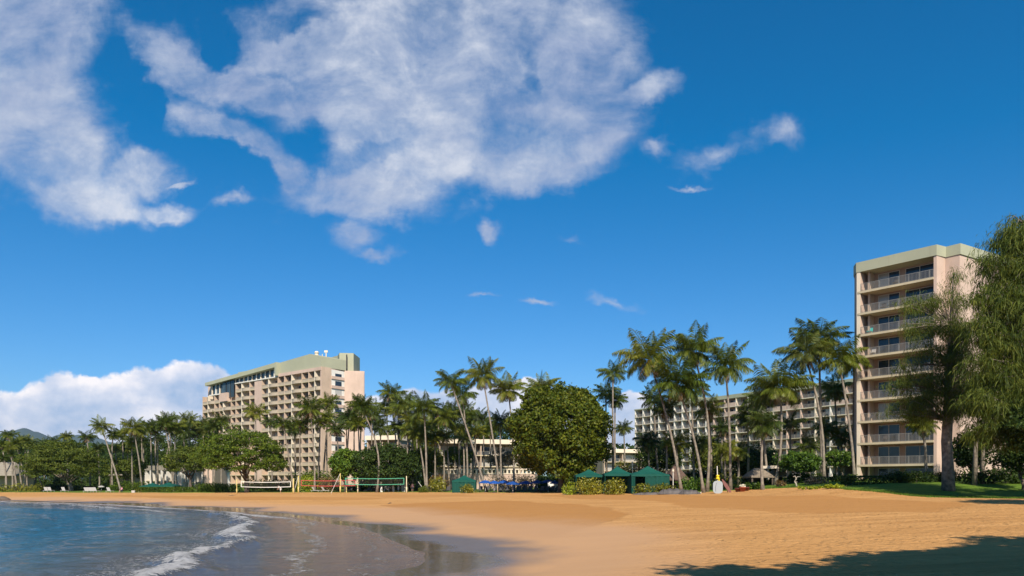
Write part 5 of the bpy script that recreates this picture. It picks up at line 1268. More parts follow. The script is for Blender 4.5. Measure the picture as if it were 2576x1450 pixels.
# ------------------------------------------------------------------ loungers
def lounger_proto(m_, fm, up=.55):
    r = thing('sun_lounger', 'x', 'sun lounger')
    mb = MB(); mb.box(-.31, .31, -1.0, .25, .33, .37); mb.build('seat', m_, r)
    mb = MB(); c, s = math.cos(math.radians(55)), math.sin(math.radians(55))
    mb.hexa([(-.31, .25, .33), (.31, .25, .33), (.31, .25, .38), (-.31, .25, .38), (-.31, .25 + .8 * c, .33 + .8 * s), (.31, .25 + .8 * c, .33 + .8 * s), (.31, .22 + .8 * c, .38 + .8 * s), (-.31, .22 + .8 * c, .38 + .8 * s)]); mb.build('backrest', m_, r)
    mb = MB(); mb.box(-.36, -.312, -1.0, .9, .29, .35); mb.box(.312, .36, -1.0, .9, .29, .35); mb.build('frame', fm, r)
    for x in (-.33, .33):
        for y in (-.85, .7):
            mb = MB(); mb.tube([(x, y, 0), (x, y, .30)], .03, 5); mb.build('leg', fm, r)
    return r
pr = lounger_proto(M['sling'], M['dark']); used = False
def seat_at(proto, first, x, y, rz, label, group, cat='sun lounger'):
    o = proto if first else copy_tree(proto)
    o.location = (x, y, gz(x, y) + .02); o.rotation_euler = (0, 0, rz); o['label'] = label; o['group'] = group; return o
marks = ['beside the foot of the leaning palm', 'left of the curved shower pipe', 'right behind the shower pipe', 'between two crossing palm trunks', 'under the third blue umbrella', 'under the lowest hanging blue umbrella',
         'beside the white trunk right of the lowest blue umbrella', 'in front of the pale palm trunk', 'under the first dark blue umbrella', 'behind the white board on the sand edge', 'under the darkest blue umbrella', 'before the white towel stand',
         'right of the white towel stand', 'nearest to the round tree trunk']
xs = [1208, 1224, 1243, 1259, 1273, 1288, 1303, 1318, 1333, 1347, 1361, 1374, 1388, 1400]
n_ = 0
for row, (dd, txt) in enumerate([(0, 'front row charcoal lounger '), (5.5, 'back row charcoal lounger ')]):
    for X, mk in zip(xs, marks):
        D = float(dfront(X)) + 4.0 + dd + RND.uniform(-.4, .4)
        seat_at(pr, n_ == 0, wx(X + RND.uniform(-2, 2), D), D, math.radians(RND.uniform(-25, 5) - 15), txt + mk, 'charcoal loungers under the blue umbrellas'); n_ += 1
for X, lb in [(925, 'charcoal lounger under the left part of the green net'), (948, 'charcoal lounger behind the slim post of the green net'), (972, 'charcoal lounger at the foot of the bent palm'), (1000, 'charcoal lounger behind the white boards'), (1085, 'charcoal lounger right of the rounded bush'),
              (1105, 'charcoal lounger left of the single green tent'), (1125, 'charcoal lounger touching the single green tent'), (880, 'charcoal lounger behind the right end of the red net')]:
    D = float(dfront(X)) + 3.5; seat_at(pr, False, wx(X, D), D, math.radians(RND.uniform(-30, 10)), lb, 'charcoal loungers behind the nets')
pw = lounger_proto(M['lounge_white'], M['lounge_white'])
for i, (X, dd, lb) in enumerate([(219, 1.0, 'leftmost of the four white loungers beside the red trunk'), (226, 1.3, 'second of the four white loungers from the left'), (233, 1.1, 'third of the four white loungers from the left'), (241, 1.4, 'rightmost of the four white loungers in a row'),
       (276, 1.2, 'lone white lounger with high back right of the four in a row'), (118, 3, 'pale lounger under the left branches of the domed tree'), (127, 3.2, 'pale lounger right of another under the domed tree'), (162, 4, 'pale lounger at the thin white trunk under the domed tree'), (794, 2.5, 'white lounger tipped on the grass behind the red net'), (818, 2.8, 'small pale lounger under the middle of the red net')]):
    D = float(dfront(X)) + dd; seat_at(pw, i == 0, wx(X, D), D, math.radians(60 if X < 300 else 75), lb, 'white loungers on the grass edge')

# ------------------------------------------------------------------ volleyball nets and posts
def post(label, X, Yt, D, m_, r_=.07, name='net_post', lean=0, Xt=None):
    x = wx(X, D); g = gz(x, D); r = thing(name, label, 'post', (x, D, g), 0, 'volleyball posts')
    zt = wz(Yt, D); xt = wx(Xt, D) if Xt else x
    mb = MB(); mb.tube([(x, D, g - .3), (xt, D, zt)], r_, 8); mb.build('pole', m_, r, True)
    mb = MB(); mb.tube([(x, D, g - .02), (x + (xt - x) * .25, D, g + (zt - g) * .35)], r_ * 1.7, 8); mb.build('padding', m_, r, True)
    return r
DN = 131
post('yellow post left of the white net', 595.6, 1206, DN, M['yellow_post'])
post('short yellow padded post at the right end of the white net', 738, 1204, DN, M['yellow_post'], .10)
post('tall yellow post between the white net and the red net', 750.5, 1197, DN + 1, M['yellow_post'], .08)
post('tallest pale yellow post near the right end of the red net', 856, 1191, DN - 2, M['yellow_post'], .08)
post('stubby yellow marker post right of the tallest post', 871.6, 1226, DN - 1, M['yellow_post'], .05)
post('slim pale post at the left third of the green net', 900, 1202, DN, M['pale_post'], .06)
post('pale post at the right end of the green net', 1022.6, 1198, DN - 3, M['pale_post'], .07)
def brace(label, Xa, Xb, Yt, D):
    x, xb = wx(Xa, D), wx(Xb, D); g = gz(xb, D); r = thing('post_brace', label, 'brace', (xb, D, g), 0, 'slanting post braces')
    mb = MB(); mb.tube([(x, D, wz(Yt, D)), (xb, D + .3, g - .1)], .04, 6); mb.build('strut', M['white'], r)
brace('white brace slanting left from the tall yellow post', 750, 738, 1199, DN + 1.2)
brace('white brace slanting left from the tallest post', 855, 831, 1193, DN - 1.8)
brace('pale brace slanting right from the last net post', 1052, 1071, 1212, DN + 2)
def net(label, X0, X1, Yt, Yb, D, tape):
    x0, x1 = wx(X0, D), wx(X1, D); zt, zb = wz(Yt, D), wz(Yb, D); r = thing('volleyball_net', label, 'net', (x0, D, zb), 0, 'volleyball nets')
    def sag(t): return -.10 * math.sin(math.pi * t)
    for nm, z in (('top_tape', zt), ('bottom_tape', zb)):
        mb = MB(); n = 16
        for i in range(n):
            a, b = i / n, (i + 1) / n; xa, xb = x0 + (x1 - x0) * a, x0 + (x1 - x0) * b
            mb.hexa([(xa, D - .03, z - .05 + sag(a)), (xb, D - .03, z - .05 + sag(b)), (xb, D + .03, z - .05 + sag(b)), (xa, D + .03, z - .05 + sag(a)), (xa, D - .03, z + .06 + sag(a)), (xb, D - .03, z + .06 + sag(b)), (xb, D + .03, z + .06 + sag(b)), (xa, D + .03, z + .06 + sag(a))])
        mb.build(nm, tape, r)
    for x in (x0, x1):
        mb = MB(); mb.box(x - .06, x + .06, D - .035, D + .035, zb - .04, zt + .05); mb.build('side_tape', tape, r)
    mb = MB(); n = int((x1 - x0) / .28)
    for i in range(1, n): x = x0 + (x1 - x0) * i / n; mb.tube([(x, D, zb - .08), (x, D, zt - .05)], .006, 3, 0, False)
    for j in range(1, 5): z = zb + (zt - zb) * j / 5; mb.tube([(x0, D, z), ((x0 + x1) / 2, D, z - .1), (x1, D, z)], .006, 3, 0, False)
    mb.build('netting', M['cord'], r)
net('white taped volleyball net on the left', 607, 731, 1212.5, 1225, DN + 1, M['white'])
net('red taped volleyball net in the middle', 758, 893, 1209, 1222, DN + 3, M['red_tape'])
net('green taped volleyball net on the right', 869, 1016, 1203.5, 1218.5, DN - 1, M['green_tape'])

# ------------------------------------------------------------------ hedges, shrubs, beds
hd = 'hedges and shrubs along the beach front'
shrub('hedge', 'long trimmed hedge with brownish top in front of the two green canopies', 350, 486, 1226, 147, 2.0, 'leaf_mid', .24, 210, 'hedge', hd, 1, box=True)
shrub('shrub', 'light yellow end plant of the trimmed hedge', 338, 356, 1228, 146, 1.5, 'leaf_croton', .24, 120, 'shrub', hd, 2)
shrub('shrub', 'loose green shrubs between the trimmed hedge and the white net', 486, 600, 1212, 146, 3, 'leaf_mid', .3, 110, 'shrub', hd, 3)
shrub('shrub', 'dark undergrowth behind the white volleyball net', 600, 745, 1200, 147, 3, 'leaf_olive', .3, 90, 'shrub', hd, 4)
shrub('shrub', 'shining lime yellow bush right of the tall yellow post', 752, 800, 1190, 142, 2, 'leaf_lime', .28, 110, 'shrub', hd, 5)
shrub('shrub', 'bronze and red leaved shrubs behind the red net', 795, 858, 1196, 143, 2, 'leaf_bronze', .28, 100, 'shrub', hd, 6)
shrub('shrub', 'green shrubs filling under the pink tower behind the bronze shrubs', 735, 845, 1175, 149, 3, 'leaf_mid', .32, 90, 'shrub', hd, 7)
shrub('shrub', 'rounded grey green bush near the last net post', 1052, 1078, 1219, 131, 2.2, 'leaf_olive', .2, 230, 'shrub', hd, 8)
shrub('shrub', 'yellow green leafy shrub left of the single green tent', 1082, 1118, 1194, 134, 2, 'leaf_croton', .3, 110, 'shrub', hd, 9)
shrub('shrub', 'bare brownish shrub behind the yellow green shrub, left of the terrace wall', 1074, 1130, 1182, 141, 2, 'leaf_bronze', .3, 70, 'shrub', hd, 10)
shrub('shrub', 'yellow green plant growing in front of the single green tent', 1160, 1196, 1214, 121, 1.6, 'leaf_croton', .26, 130, 'shrub', hd, 11)
shrub('shrub', 'dry brown shrubs above the blue umbrellas', 1225, 1345, 1187, 138, 2, 'leaf_grey', .3, 80, 'shrub', hd, 12)
shrub('shrub', 'dark planting under the round tree', 1340, 1425, 1196, 128, 3, 'leaf_dark', .35, 80, 'shrub', hd, 13)
shrub('shrub', 'bright yellow bush right of the round tree trunk', 1418, 1446, 1208, 101, 1.6, 'leaf_lime', .24, 160, 'shrub', hd, 14)
shrub('shrub', 'yellow green bush under the leftmost green canopy', 1447, 1517, 1199, 99.5, 1.8, 'leaf_croton', .26, 150, 'shrub', hd, 15)
shrub('shrub', 'yellow green bush under the middle green canopy', 1524, 1571, 1196, 97.5, 1.6, 'leaf_croton', .26, 150, 'shrub', hd, 16)
shrub('shrub', 'low yellow green bush before the closed wall of the largest tent', 1596, 1640, 1213, 96.5, 1.4, 'leaf_croton', .26, 130, 'shrub', hd, 17)
shrub('shrub', 'low yellow green bush between the largest tent and the tarpaulin canoes', 1640, 1700, 1211, 98, 1.5, 'leaf_croton', .26, 110, 'shrub', hd, 18)
shrub('shrub', 'orange yellow shrub rising behind the middle green canopy', 1540, 1640, 1165, 116, 2, 'leaf_bronze', .3, 80, 'shrub', hd, 19)
shrub('shrub', 'bright yellow green foliage behind the tents, below the white balconies', 1545, 1625, 1145, 124, 2, 'leaf_croton', .32, 60, 'shrub', hd, 20)
shrub('shrub', 'green shrubs around the feet of the leaning palms', 1700, 1790, 1195, 106, 3, 'leaf_shrub', .3, 80, 'shrub', hd, 21)
shrub('shrub', 'yellow and green shrubs behind the life buoy pole', 1795, 1875, 1185, 104, 3, 'leaf_croton', .3, 60, 'shrub', hd, 22)
shrub('shrub', 'large leaved green shrub left of the thatched hut front', 1868, 1925, 1212, 95, 2, 'leaf_shrub', .34, 90, 'shrub', hd, 23)
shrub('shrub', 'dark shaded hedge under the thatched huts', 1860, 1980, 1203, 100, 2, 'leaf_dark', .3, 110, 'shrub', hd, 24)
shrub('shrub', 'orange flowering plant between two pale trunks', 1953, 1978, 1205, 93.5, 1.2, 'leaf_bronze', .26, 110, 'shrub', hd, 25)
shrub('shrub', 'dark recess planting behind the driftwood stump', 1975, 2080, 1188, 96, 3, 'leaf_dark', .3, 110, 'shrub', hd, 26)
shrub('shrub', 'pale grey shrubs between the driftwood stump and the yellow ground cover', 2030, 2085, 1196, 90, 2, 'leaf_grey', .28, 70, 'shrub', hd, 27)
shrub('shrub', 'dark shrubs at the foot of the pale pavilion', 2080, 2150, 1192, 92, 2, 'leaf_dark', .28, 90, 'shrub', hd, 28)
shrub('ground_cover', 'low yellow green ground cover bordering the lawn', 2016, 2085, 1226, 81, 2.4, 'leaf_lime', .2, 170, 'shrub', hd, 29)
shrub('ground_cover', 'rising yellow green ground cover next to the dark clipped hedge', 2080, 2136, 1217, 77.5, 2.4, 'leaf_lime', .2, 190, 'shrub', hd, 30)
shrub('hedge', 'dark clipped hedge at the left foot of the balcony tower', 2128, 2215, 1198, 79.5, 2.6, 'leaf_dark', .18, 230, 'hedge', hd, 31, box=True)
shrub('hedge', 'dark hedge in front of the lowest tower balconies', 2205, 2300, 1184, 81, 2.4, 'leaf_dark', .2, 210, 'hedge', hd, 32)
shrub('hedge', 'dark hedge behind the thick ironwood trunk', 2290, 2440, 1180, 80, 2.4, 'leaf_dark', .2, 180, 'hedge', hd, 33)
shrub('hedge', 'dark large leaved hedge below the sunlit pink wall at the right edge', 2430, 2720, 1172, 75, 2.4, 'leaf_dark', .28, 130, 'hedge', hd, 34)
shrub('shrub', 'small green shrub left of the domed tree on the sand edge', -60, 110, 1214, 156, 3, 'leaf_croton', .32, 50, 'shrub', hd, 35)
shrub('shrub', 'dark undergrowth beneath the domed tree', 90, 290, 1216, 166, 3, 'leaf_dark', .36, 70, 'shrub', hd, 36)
shrub('shrub', 'green shrubs behind the leaning palm feet left of the hedge', 280, 372, 1206, 160, 3, 'leaf_mid', .34, 70, 'shrub', hd, 37)
shrub('shrub', 'dark low growth under the dark trees behind the green net', 860, 1080, 1214, 143, 2, 'leaf_dark', .32, 60, 'shrub', hd, 38)
shrub('shrub', 'green planting strip below the low wing balconies', 1100, 1200, 1174, 158, 2, 'leaf_croton', .34, 60, 'shrub', hd, 39)
shrub('shrub', 'dark planting between the round tree and the low wing', 1190, 1330, 1176, 156, 2, 'leaf_olive', .34, 50, 'shrub', hd, 40)

# distant woods filling the land behind the hotels: one uncountable mass
rng = np.random.default_rng(900); n = 26000
Xw = rng.uniform(-500, 3000, n); Dw = rng.uniform(275, 420, n); xw = wx(Xw, Dw)
hw = (10 + 9 * fbm(xw * .02, Dw * .02, 4, 3) + 3 * fbm(xw * .15, Dw * .15, 3, 4)) * rng.random(n) ** .35
o = faces_np('far_woods', leaf_quads(np.stack([xw, Dw, 1.5 + hw], 1), 2.6, rng, .5, 1.3), 4, M['leaf_dark']); tag(o, kind='stuff')
o['label'] = 'far dark woods behind the hotels'
# grass tufts along the ragged edge of the lawn
n = 9000; Xt = rng.uniform(1860, 2720, n); Dt = dfront(Xt) + np.abs(rng.normal(size=n)) * 1.2 + .1; xt = wx(Xt, Dt)
zz = GZ(xt, Dt); base = np.stack([xt, Dt, zz], 1); hgt = (.06 + .10 * rng.random(n))[:, None]; a = rng.random(n) * 6.28
dv = np.stack([np.cos(a), np.sin(a), 0 * a], 1) * .03
o = faces_np('grass_edge', np.stack([base - dv, base + dv, base + np.array([0, 0, 1]) * hgt + dv * 2.2], 1).reshape(-1, 3), 3, M['leaf_shrub']); tag(o, kind='stuff')

# ------------------------------------------------------------------ beach gear
def canoe(label, X0, X1, D, wid, hgt, rz=0.0, seed=0):
    x0, x1 = wx(X0, D), wx(X1, D); cx_ = (x0 + x1) / 2; L = (x1 - x0) / 2; g = gz(cx_, D); r = thing('covered_canoe', label, 'canoe', (cx_, D, g), rz, 'tarpaulin covered canoes'); R2 = random.Random(seed)
    n = 18; vs = []; k = 10
    for i in range(n + 1):
        t = -1 + 2 * i / n; s = max(.03, (1 - abs(t) ** 3.2)); hh = hgt * (.55 + .45 * s) * (1 + .12 * math.sin(i * 1.7 + seed)); ww = wid * s
        for j in range(k):
            a = math.pi * j / (k - 1); vs.append((t * L, -math.cos(a) * ww / 2 * (1 + .05 * R2.uniform(-1, 1)), max(.0, math.sin(a)) * hh * s ** .5 + .04 * R2.random() * (0 < j < k - 1)))
    fs = [(i * k + j, (i + 1) * k + j, (i + 1) * k + j + 1, i * k + j + 1) for i in range(n) for j in range(k - 1)]
    mb = MB(); mb.add(vs, fs); mb.build('tarpaulin', M['tarp'], r, True, local=True)
    mb = MB()
    for t in (-.6, 0, .6): mb.tube([(t * L, -wid * .48, .05), (t * L, -wid * .3, hgt * .86), (t * L, 0, hgt * 1.04), (t * L, wid * .3, hgt * .86), (t * L, wid * .48, .05)], .02, 4)
    mb.build('strap', M['cord'], r, local=True)
    mb = MB(); mb.tube([(L * .93, 0, .12), (L * 1.04, 0, .32)], [.12, .04], 6); mb.build('bow', M['stone'], r, local=True)
    return r
canoe('low dark tarpaulin covered canoe nearest to the largest green tent', 1592, 1680, 93.5, .9, .30, .02, 1)
canoe('middle grey tarpaulin covered canoe at the feet of the leaning palms', 1652, 1735, 92.5, 1.2, .72, -.04, 2)
canoe('rightmost grey tarpaulin covered canoe with pale bow on the sand edge', 1706, 1764, 91, 1.1, .55, .03, 3)
# tall rounded white board with blue side
D = 91.5; x = wx(1806, D); g = gz(x, D); r = thing('beach_float', 'rounded white board with dark blue side standing on end below the life buoy', 'float', (x, D, g), math.radians(-18))
def rounded(mb, hw, z0, z1, y0, y1, rad, mi=0, shear=0):
    pts = []
    for cx_, cz_, a0_ in ((hw - rad, z1 - rad, 0), (-hw + rad, z1 - rad, 90), (-hw + rad, z0 + rad, 180), (hw - rad, z0 + rad, 270)):
        for i in range(6):
            a = math.radians(a0_ + 18 * i); pts.append((cx_ + rad * math.cos(a), cz_ + rad * math.sin(a)))
    n = len(pts); mb.add([(p[0], y0, p[1]) for p in pts] + [(p[0] * .96, y1, p[1]) for p in pts], [tuple(range(n)), tuple(range(2 * n - 1, n - 1, -1))] + [(i, n + i, n + (i + 1) % n, (i + 1) % n) for i in range(n)], mi)
mb = MB(); rounded(mb, .60, 0, 1.62, -.14, .12, .42); mb.build('deck', M['hull'], r, local=True)
mb = MB(); rounded(mb, .56, .03, 1.52, .125, .48, .36); mb.build('hull_side', M['hull_blue'], r, local=True)
mb = MB(); mb.tube([(-.25, -.16, .25), (-.3, -.17, .8), (-.15, -.16, 1.35)], .018, 5); mb.build('strap', M['dark'], r, local=True)
D = 93; x = wx(1806, D); g = gz(x, D); r = thing('life_buoy_pole', 'white pole carrying a yellow rescue float behind the rounded white board', 'rescue post', (x, D, g))
mb = MB(); mb.tube([(x - .0, D, g - .2), (x - .10, D, wz(1173, D))], .055, 8); mb.build('pole', M['white'], r)
mb = MB(); zc_ = wz(1199, D); mb.lathe((x - .03, D - .02, zc_ - .35), [(.10, 0), (.25, .02), (.26, .18), (.16, .2), (.15, .36), (.22, .38), (.22, .52), (.08, .56)], 12); mb.build('float_holder', M['life'], r)
mb = MB(); mb.tube([(x + .12, D - .1, zc_ - 1.15), (x + .10, D - .1, zc_ - .35)], .10, 8); mb.build('rescue_float', M['life'], r)
D = 92.5; x = wx(1829, D); g = gz(x, D); r = thing('leaning_board', 'maroon striped board leaning right of the rounded white board', 'surfboard', (x, D, g), 0)
mb = MB(); n = 12
for i in range(n):
    t0, t1 = i / n, (i + 1) / n; w0, w1 = .26 * math.sin(math.pi * min(.97, t0 + .06)) ** .5, .26 * math.sin(math.pi * min(.97, t1 + .03)) ** .5
    p0 = (x + .45 - 1.0 * t0, D + .3 * t0, g + 1.75 * t0); p1 = (x + .45 - 1.0 * t1, D + .3 * t1, g + 1.75 * t1)
    mb.hexa([(p0[0] - w0, p0[1] - .04, p0[2]), (p0[0] + w0, p0[1] - .04, p0[2]), (p0[0] + w0, p0[1] + .04, p0[2]), (p0[0] - w0, p0[1] + .04, p0[2]), (p1[0] - w1, p1[1] - .04, p1[2]), (p1[0] + w1, p1[1] - .04, p1[2]), (p1[0] + w1, p1[1] + .04, p1[2]), (p1[0] - w1, p1[1] + .04, p1[2])])
mb.build('board', M['board_red'], r)
mb = MB(); mb.box(x + .1, x + .16, D + .25, D + .31, g - .1, g + 1.2); mb.box(x - .5, x + .2, D + .25, D + .30, g + 1.0, g + 1.06); mb.build('rack', M['bark'], r)
def pot(label, X, D, rad, h, m_, flower):
    x = wx(X, D); g = gz(x, D); r = thing('planter', label, 'planter', (x, D, g), 0, 'terracotta planters')
    mb = MB(); mb.lathe((x, D, g), [(rad * .65, 0), (rad, h * .85), (rad * 1.08, h * .85), (rad * 1.08, h), (rad * .9, h), (rad * .85, h * .8)], 14); mb.build('pot', m_, r, True)
    rg = np.random.default_rng(int(X)); Pp = np.array([x, D, g + h + .12]) + unit(rg, 120) * rg.random((120, 1)) ** .5 * rad * np.array([1, 1, .6])
    faces_np('flowers', leaf_quads(Pp, .16, rg, .5), 4, flower, r)
pot('wide terracotta planter with white blooms right of the leaning board', 1868, 92.5, .42, .62, M['terra'], mat('white_petals', (.7, .66, .5), .7))
pot('dark red planter left of the white blooming one', 1856, 93, .40, .50, M['board_red'], M['leaf_dark'])
pot('dark red planter right of the white blooming one', 1879, 93.4, .34, .48, M['board_red'], M['leaf_dark'])
# driftwood
D = 89; x = wx(2001, D); g = gz(x, D); r = thing('driftwood_stump', 'pale twisted driftwood stump standing on the lawn edge', 'driftwood', (x, D, g))
mb = MB(); mb.tube([(x + .18, D, g - .1), (x + .05, D, g + .45), (x - .12, D, g + .72)], [.14, .10, .07], 7); mb.tube([(x - .12, D, g + .7), (x + .12, D, g + 1.0), (x - .05, D, g + 1.35), (x - .28, D, g + 1.28)], [.07, .09, .08, .06], 7)
mb.tube([(x + .05, D, g + 1.0), (x + .2, D, g + 1.25), (x + .5, D, g + 1.3), (x + .66, D, g + 1.22)], [.07, .06, .05, .03], 6); mb.tube([(x, D, g + .6), (x + .3, D + .1, g + .62)], [.06, .03], 6)
mb.build('branch', M['stone'], r, True)
# foot shower
D = float(dfront(1252)) - 1; x = wx(1252, D); g = gz(x, D); r = thing('foot_shower', 'pale curved shower pipe standing before the loungers', 'shower', (x, D, g))
mb = MB(); mb.tube([(x, D, g - .2), (x, D, g + 1.35), (x - .18, D, g + 1.6), (x - .5, D, g + 1.62), (x - .62, D, g + 1.5)], .05, 8); mb.build('pipe', M['pale_post'], r, True)
mb = MB(); mb.lathe((x - .62, D, g + 1.40), [(.09, 0), (.05, .08), (.03, .14)], 8); mb.build('shower_head', M['railing_metal'], r)
# white boards, bin, bench, towel stand, small box
def board(label, X, D, h, w_, lean):
    x = wx(X, D); g = gz(x, D); r = thing('paddle_board', label, 'board', (x, D, g), math.radians(10), 'white boards stood on end'); mb = MB(); n = 12
    for i in range(n):
        t0, t1 = i / n, (i + 1) / n; w0, w1 = w_ * math.sin(math.pi * min(.97, t0 * .9 + .08)) ** .5, w_ * math.sin(math.pi * min(.97, t1 * .9 + .08)) ** .5
        mb.hexa([(lean * t0 - w0, -.05, h * t0), (lean * t0 + w0, -.05, h * t0), (lean * t0 + w0, .05, h * t0), (lean * t0 - w0, .05, h * t0), (lean * t1 - w1, -.05, h * t1), (lean * t1 + w1, -.05, h * t1), (lean * t1 + w1, .05, h * t1), (lean * t1 - w1, .05, h * t1)])
    mb.build('deck', M['lounge_white'], r, local=True)
    mb = MB(); mb.box(lean * .15 - .01, lean * .15 + .01, .05, .22, h * .08, h * .16); mb.build('fin', M['dark'], r, local=True)
board('white board leaning left under the right end of the green net', 990, 137, 1.6, .22, -.12); board('narrow white board upright behind the green net tape', 1002, 138, 2.0, .16, .05)
board('broad white board leaning against the shrubs left of the last net post', 1013, 139, 2.5, .35, .25); board('wide white board just left of the last net post', 1019, 138.5, 2.3, .38, .4)
def bin_(label, X, D):
    x = wx(X, D); g = gz(x, D); r = thing('litter_bin', label, 'bin', (x, D, g)); mb = MB(); mb.lathe((x, D, g), [(.24, 0), (.26, .05), (.26, 1.0)], 14); mb.build('body', M['white'], r, True); mb = MB(); mb.lathe((x, D, g + 1.0), [(.29, 0), (.29, .06), (.2, .2), (.05, .25)], 14); mb.build('lid', M['lounge_white'], r, True)
bin_('white upright bin at the foot of the bent palm behind the green net', 960, 136)
D = 137.5; x = wx(973, D); g = gz(x, D); r = thing('bench', 'small white bench right of the upright bin', 'bench', (x, D, g)); mb = MB(); mb.box(x - .5, x + .5, D - .2, D + .2, g + .95, g + 1.05); mb.build('seat', M['white'], r)
for q in (-.4, .4): mb = MB(); mb.box(x + q - .04, x + q + .04, D - .15, D + .15, g, g + .95); mb.build('leg', M['white'], r)
D = 121; x = wx(1391, D); g = gz(x, D); r = thing('towel_stand', 'white cloth covered stand left of the round tree trunk', 'stand', (x, D, g)); mb = MB(); mb.prism([(x - .9, D - .6), (x + .8, D - .6), (x + .8, D + .6), (x - .9, D + .6)], g + .75, g + 1.75); mb.build('cover', M['cloth_white'], r)
for a_ in (-.8, .7):
    for b_ in (-.5, .5): mb = MB(); mb.tube([(x + a_, D + b_, g), (x + a_, D + b_, g + .75)], .05, 5); mb.build('leg', M['white'], r)
D = float(dfront(336)) + 1; x = wx(336, D); g = gz(x, D); r = thing('cool_box', 'small white box on the grass left of the trimmed hedge', 'box', (x, D, g)); mb = MB(); mb.box(x - .32, x + .32, D - .2, D + .2, g, g + .34); mb.build('body', M['lounge_white'], r); mb = MB(); mb.box(x - .34, x + .34, D - .22, D + .22, g + .342, g + .42); mb.build('lid', M['white'], r)
for X, Yt, D, lb in [(1693 + .3, 1187, 98, 'slim white lamp post right of the gable hut'), (1591, 1168, 113, 'white lamp post behind the middle green canopy')]:
    x = wx(X, D); g = gz(x, D); r = thing('lamp_post', lb, 'lamp post', (x, D, g)); mb = MB(); mb.tube([(x, D, g - .1), (x, D, wz(Yt, D))], .05, 7); mb.build('pole', M['white'], r); mb = MB(); mb.lathe((x, D, wz(Yt, D)), [(.14, 0), (.16, .1), (.12, .28), (.2, .3), (.02, .4)], 8); mb.build('lamp_head', M['cream'], r)
x, y = hit(664 / 1.1176 - 10, 1389 / 1.1176); 
def wood(label, x, y, L, a, seed):
    g = gz(x, y); r = thing('driftwood_stick', label, 'driftwood', (x, y, g)); d = Vector((math.cos(a), math.sin(a), 0)); mb = MB(); p = Vector((x, y, g + .03)); mb.tube([p - d * L / 2, p + Vector((0, 0, .05)), p + d * L / 2 + Vector((0, .05, .08))], [.02, .05, .03], 5); mb.tube([p, p + d * L * .2 + Vector((0, 0, .22))], [.03, .01], 5); mb.build('stick', M['bark'], r)
wood('dark driftwood lump on the sand in front of the white net', wx(583, 118), 118, .9, .2, 1)
wood('small dark stick on the shining wet sand', *hit(980, 1268), .5, .8, 2)
wood('dark lump of seaweed wood on the sand before the round tree', *hit(1420, 1246), .7, .1, 3)

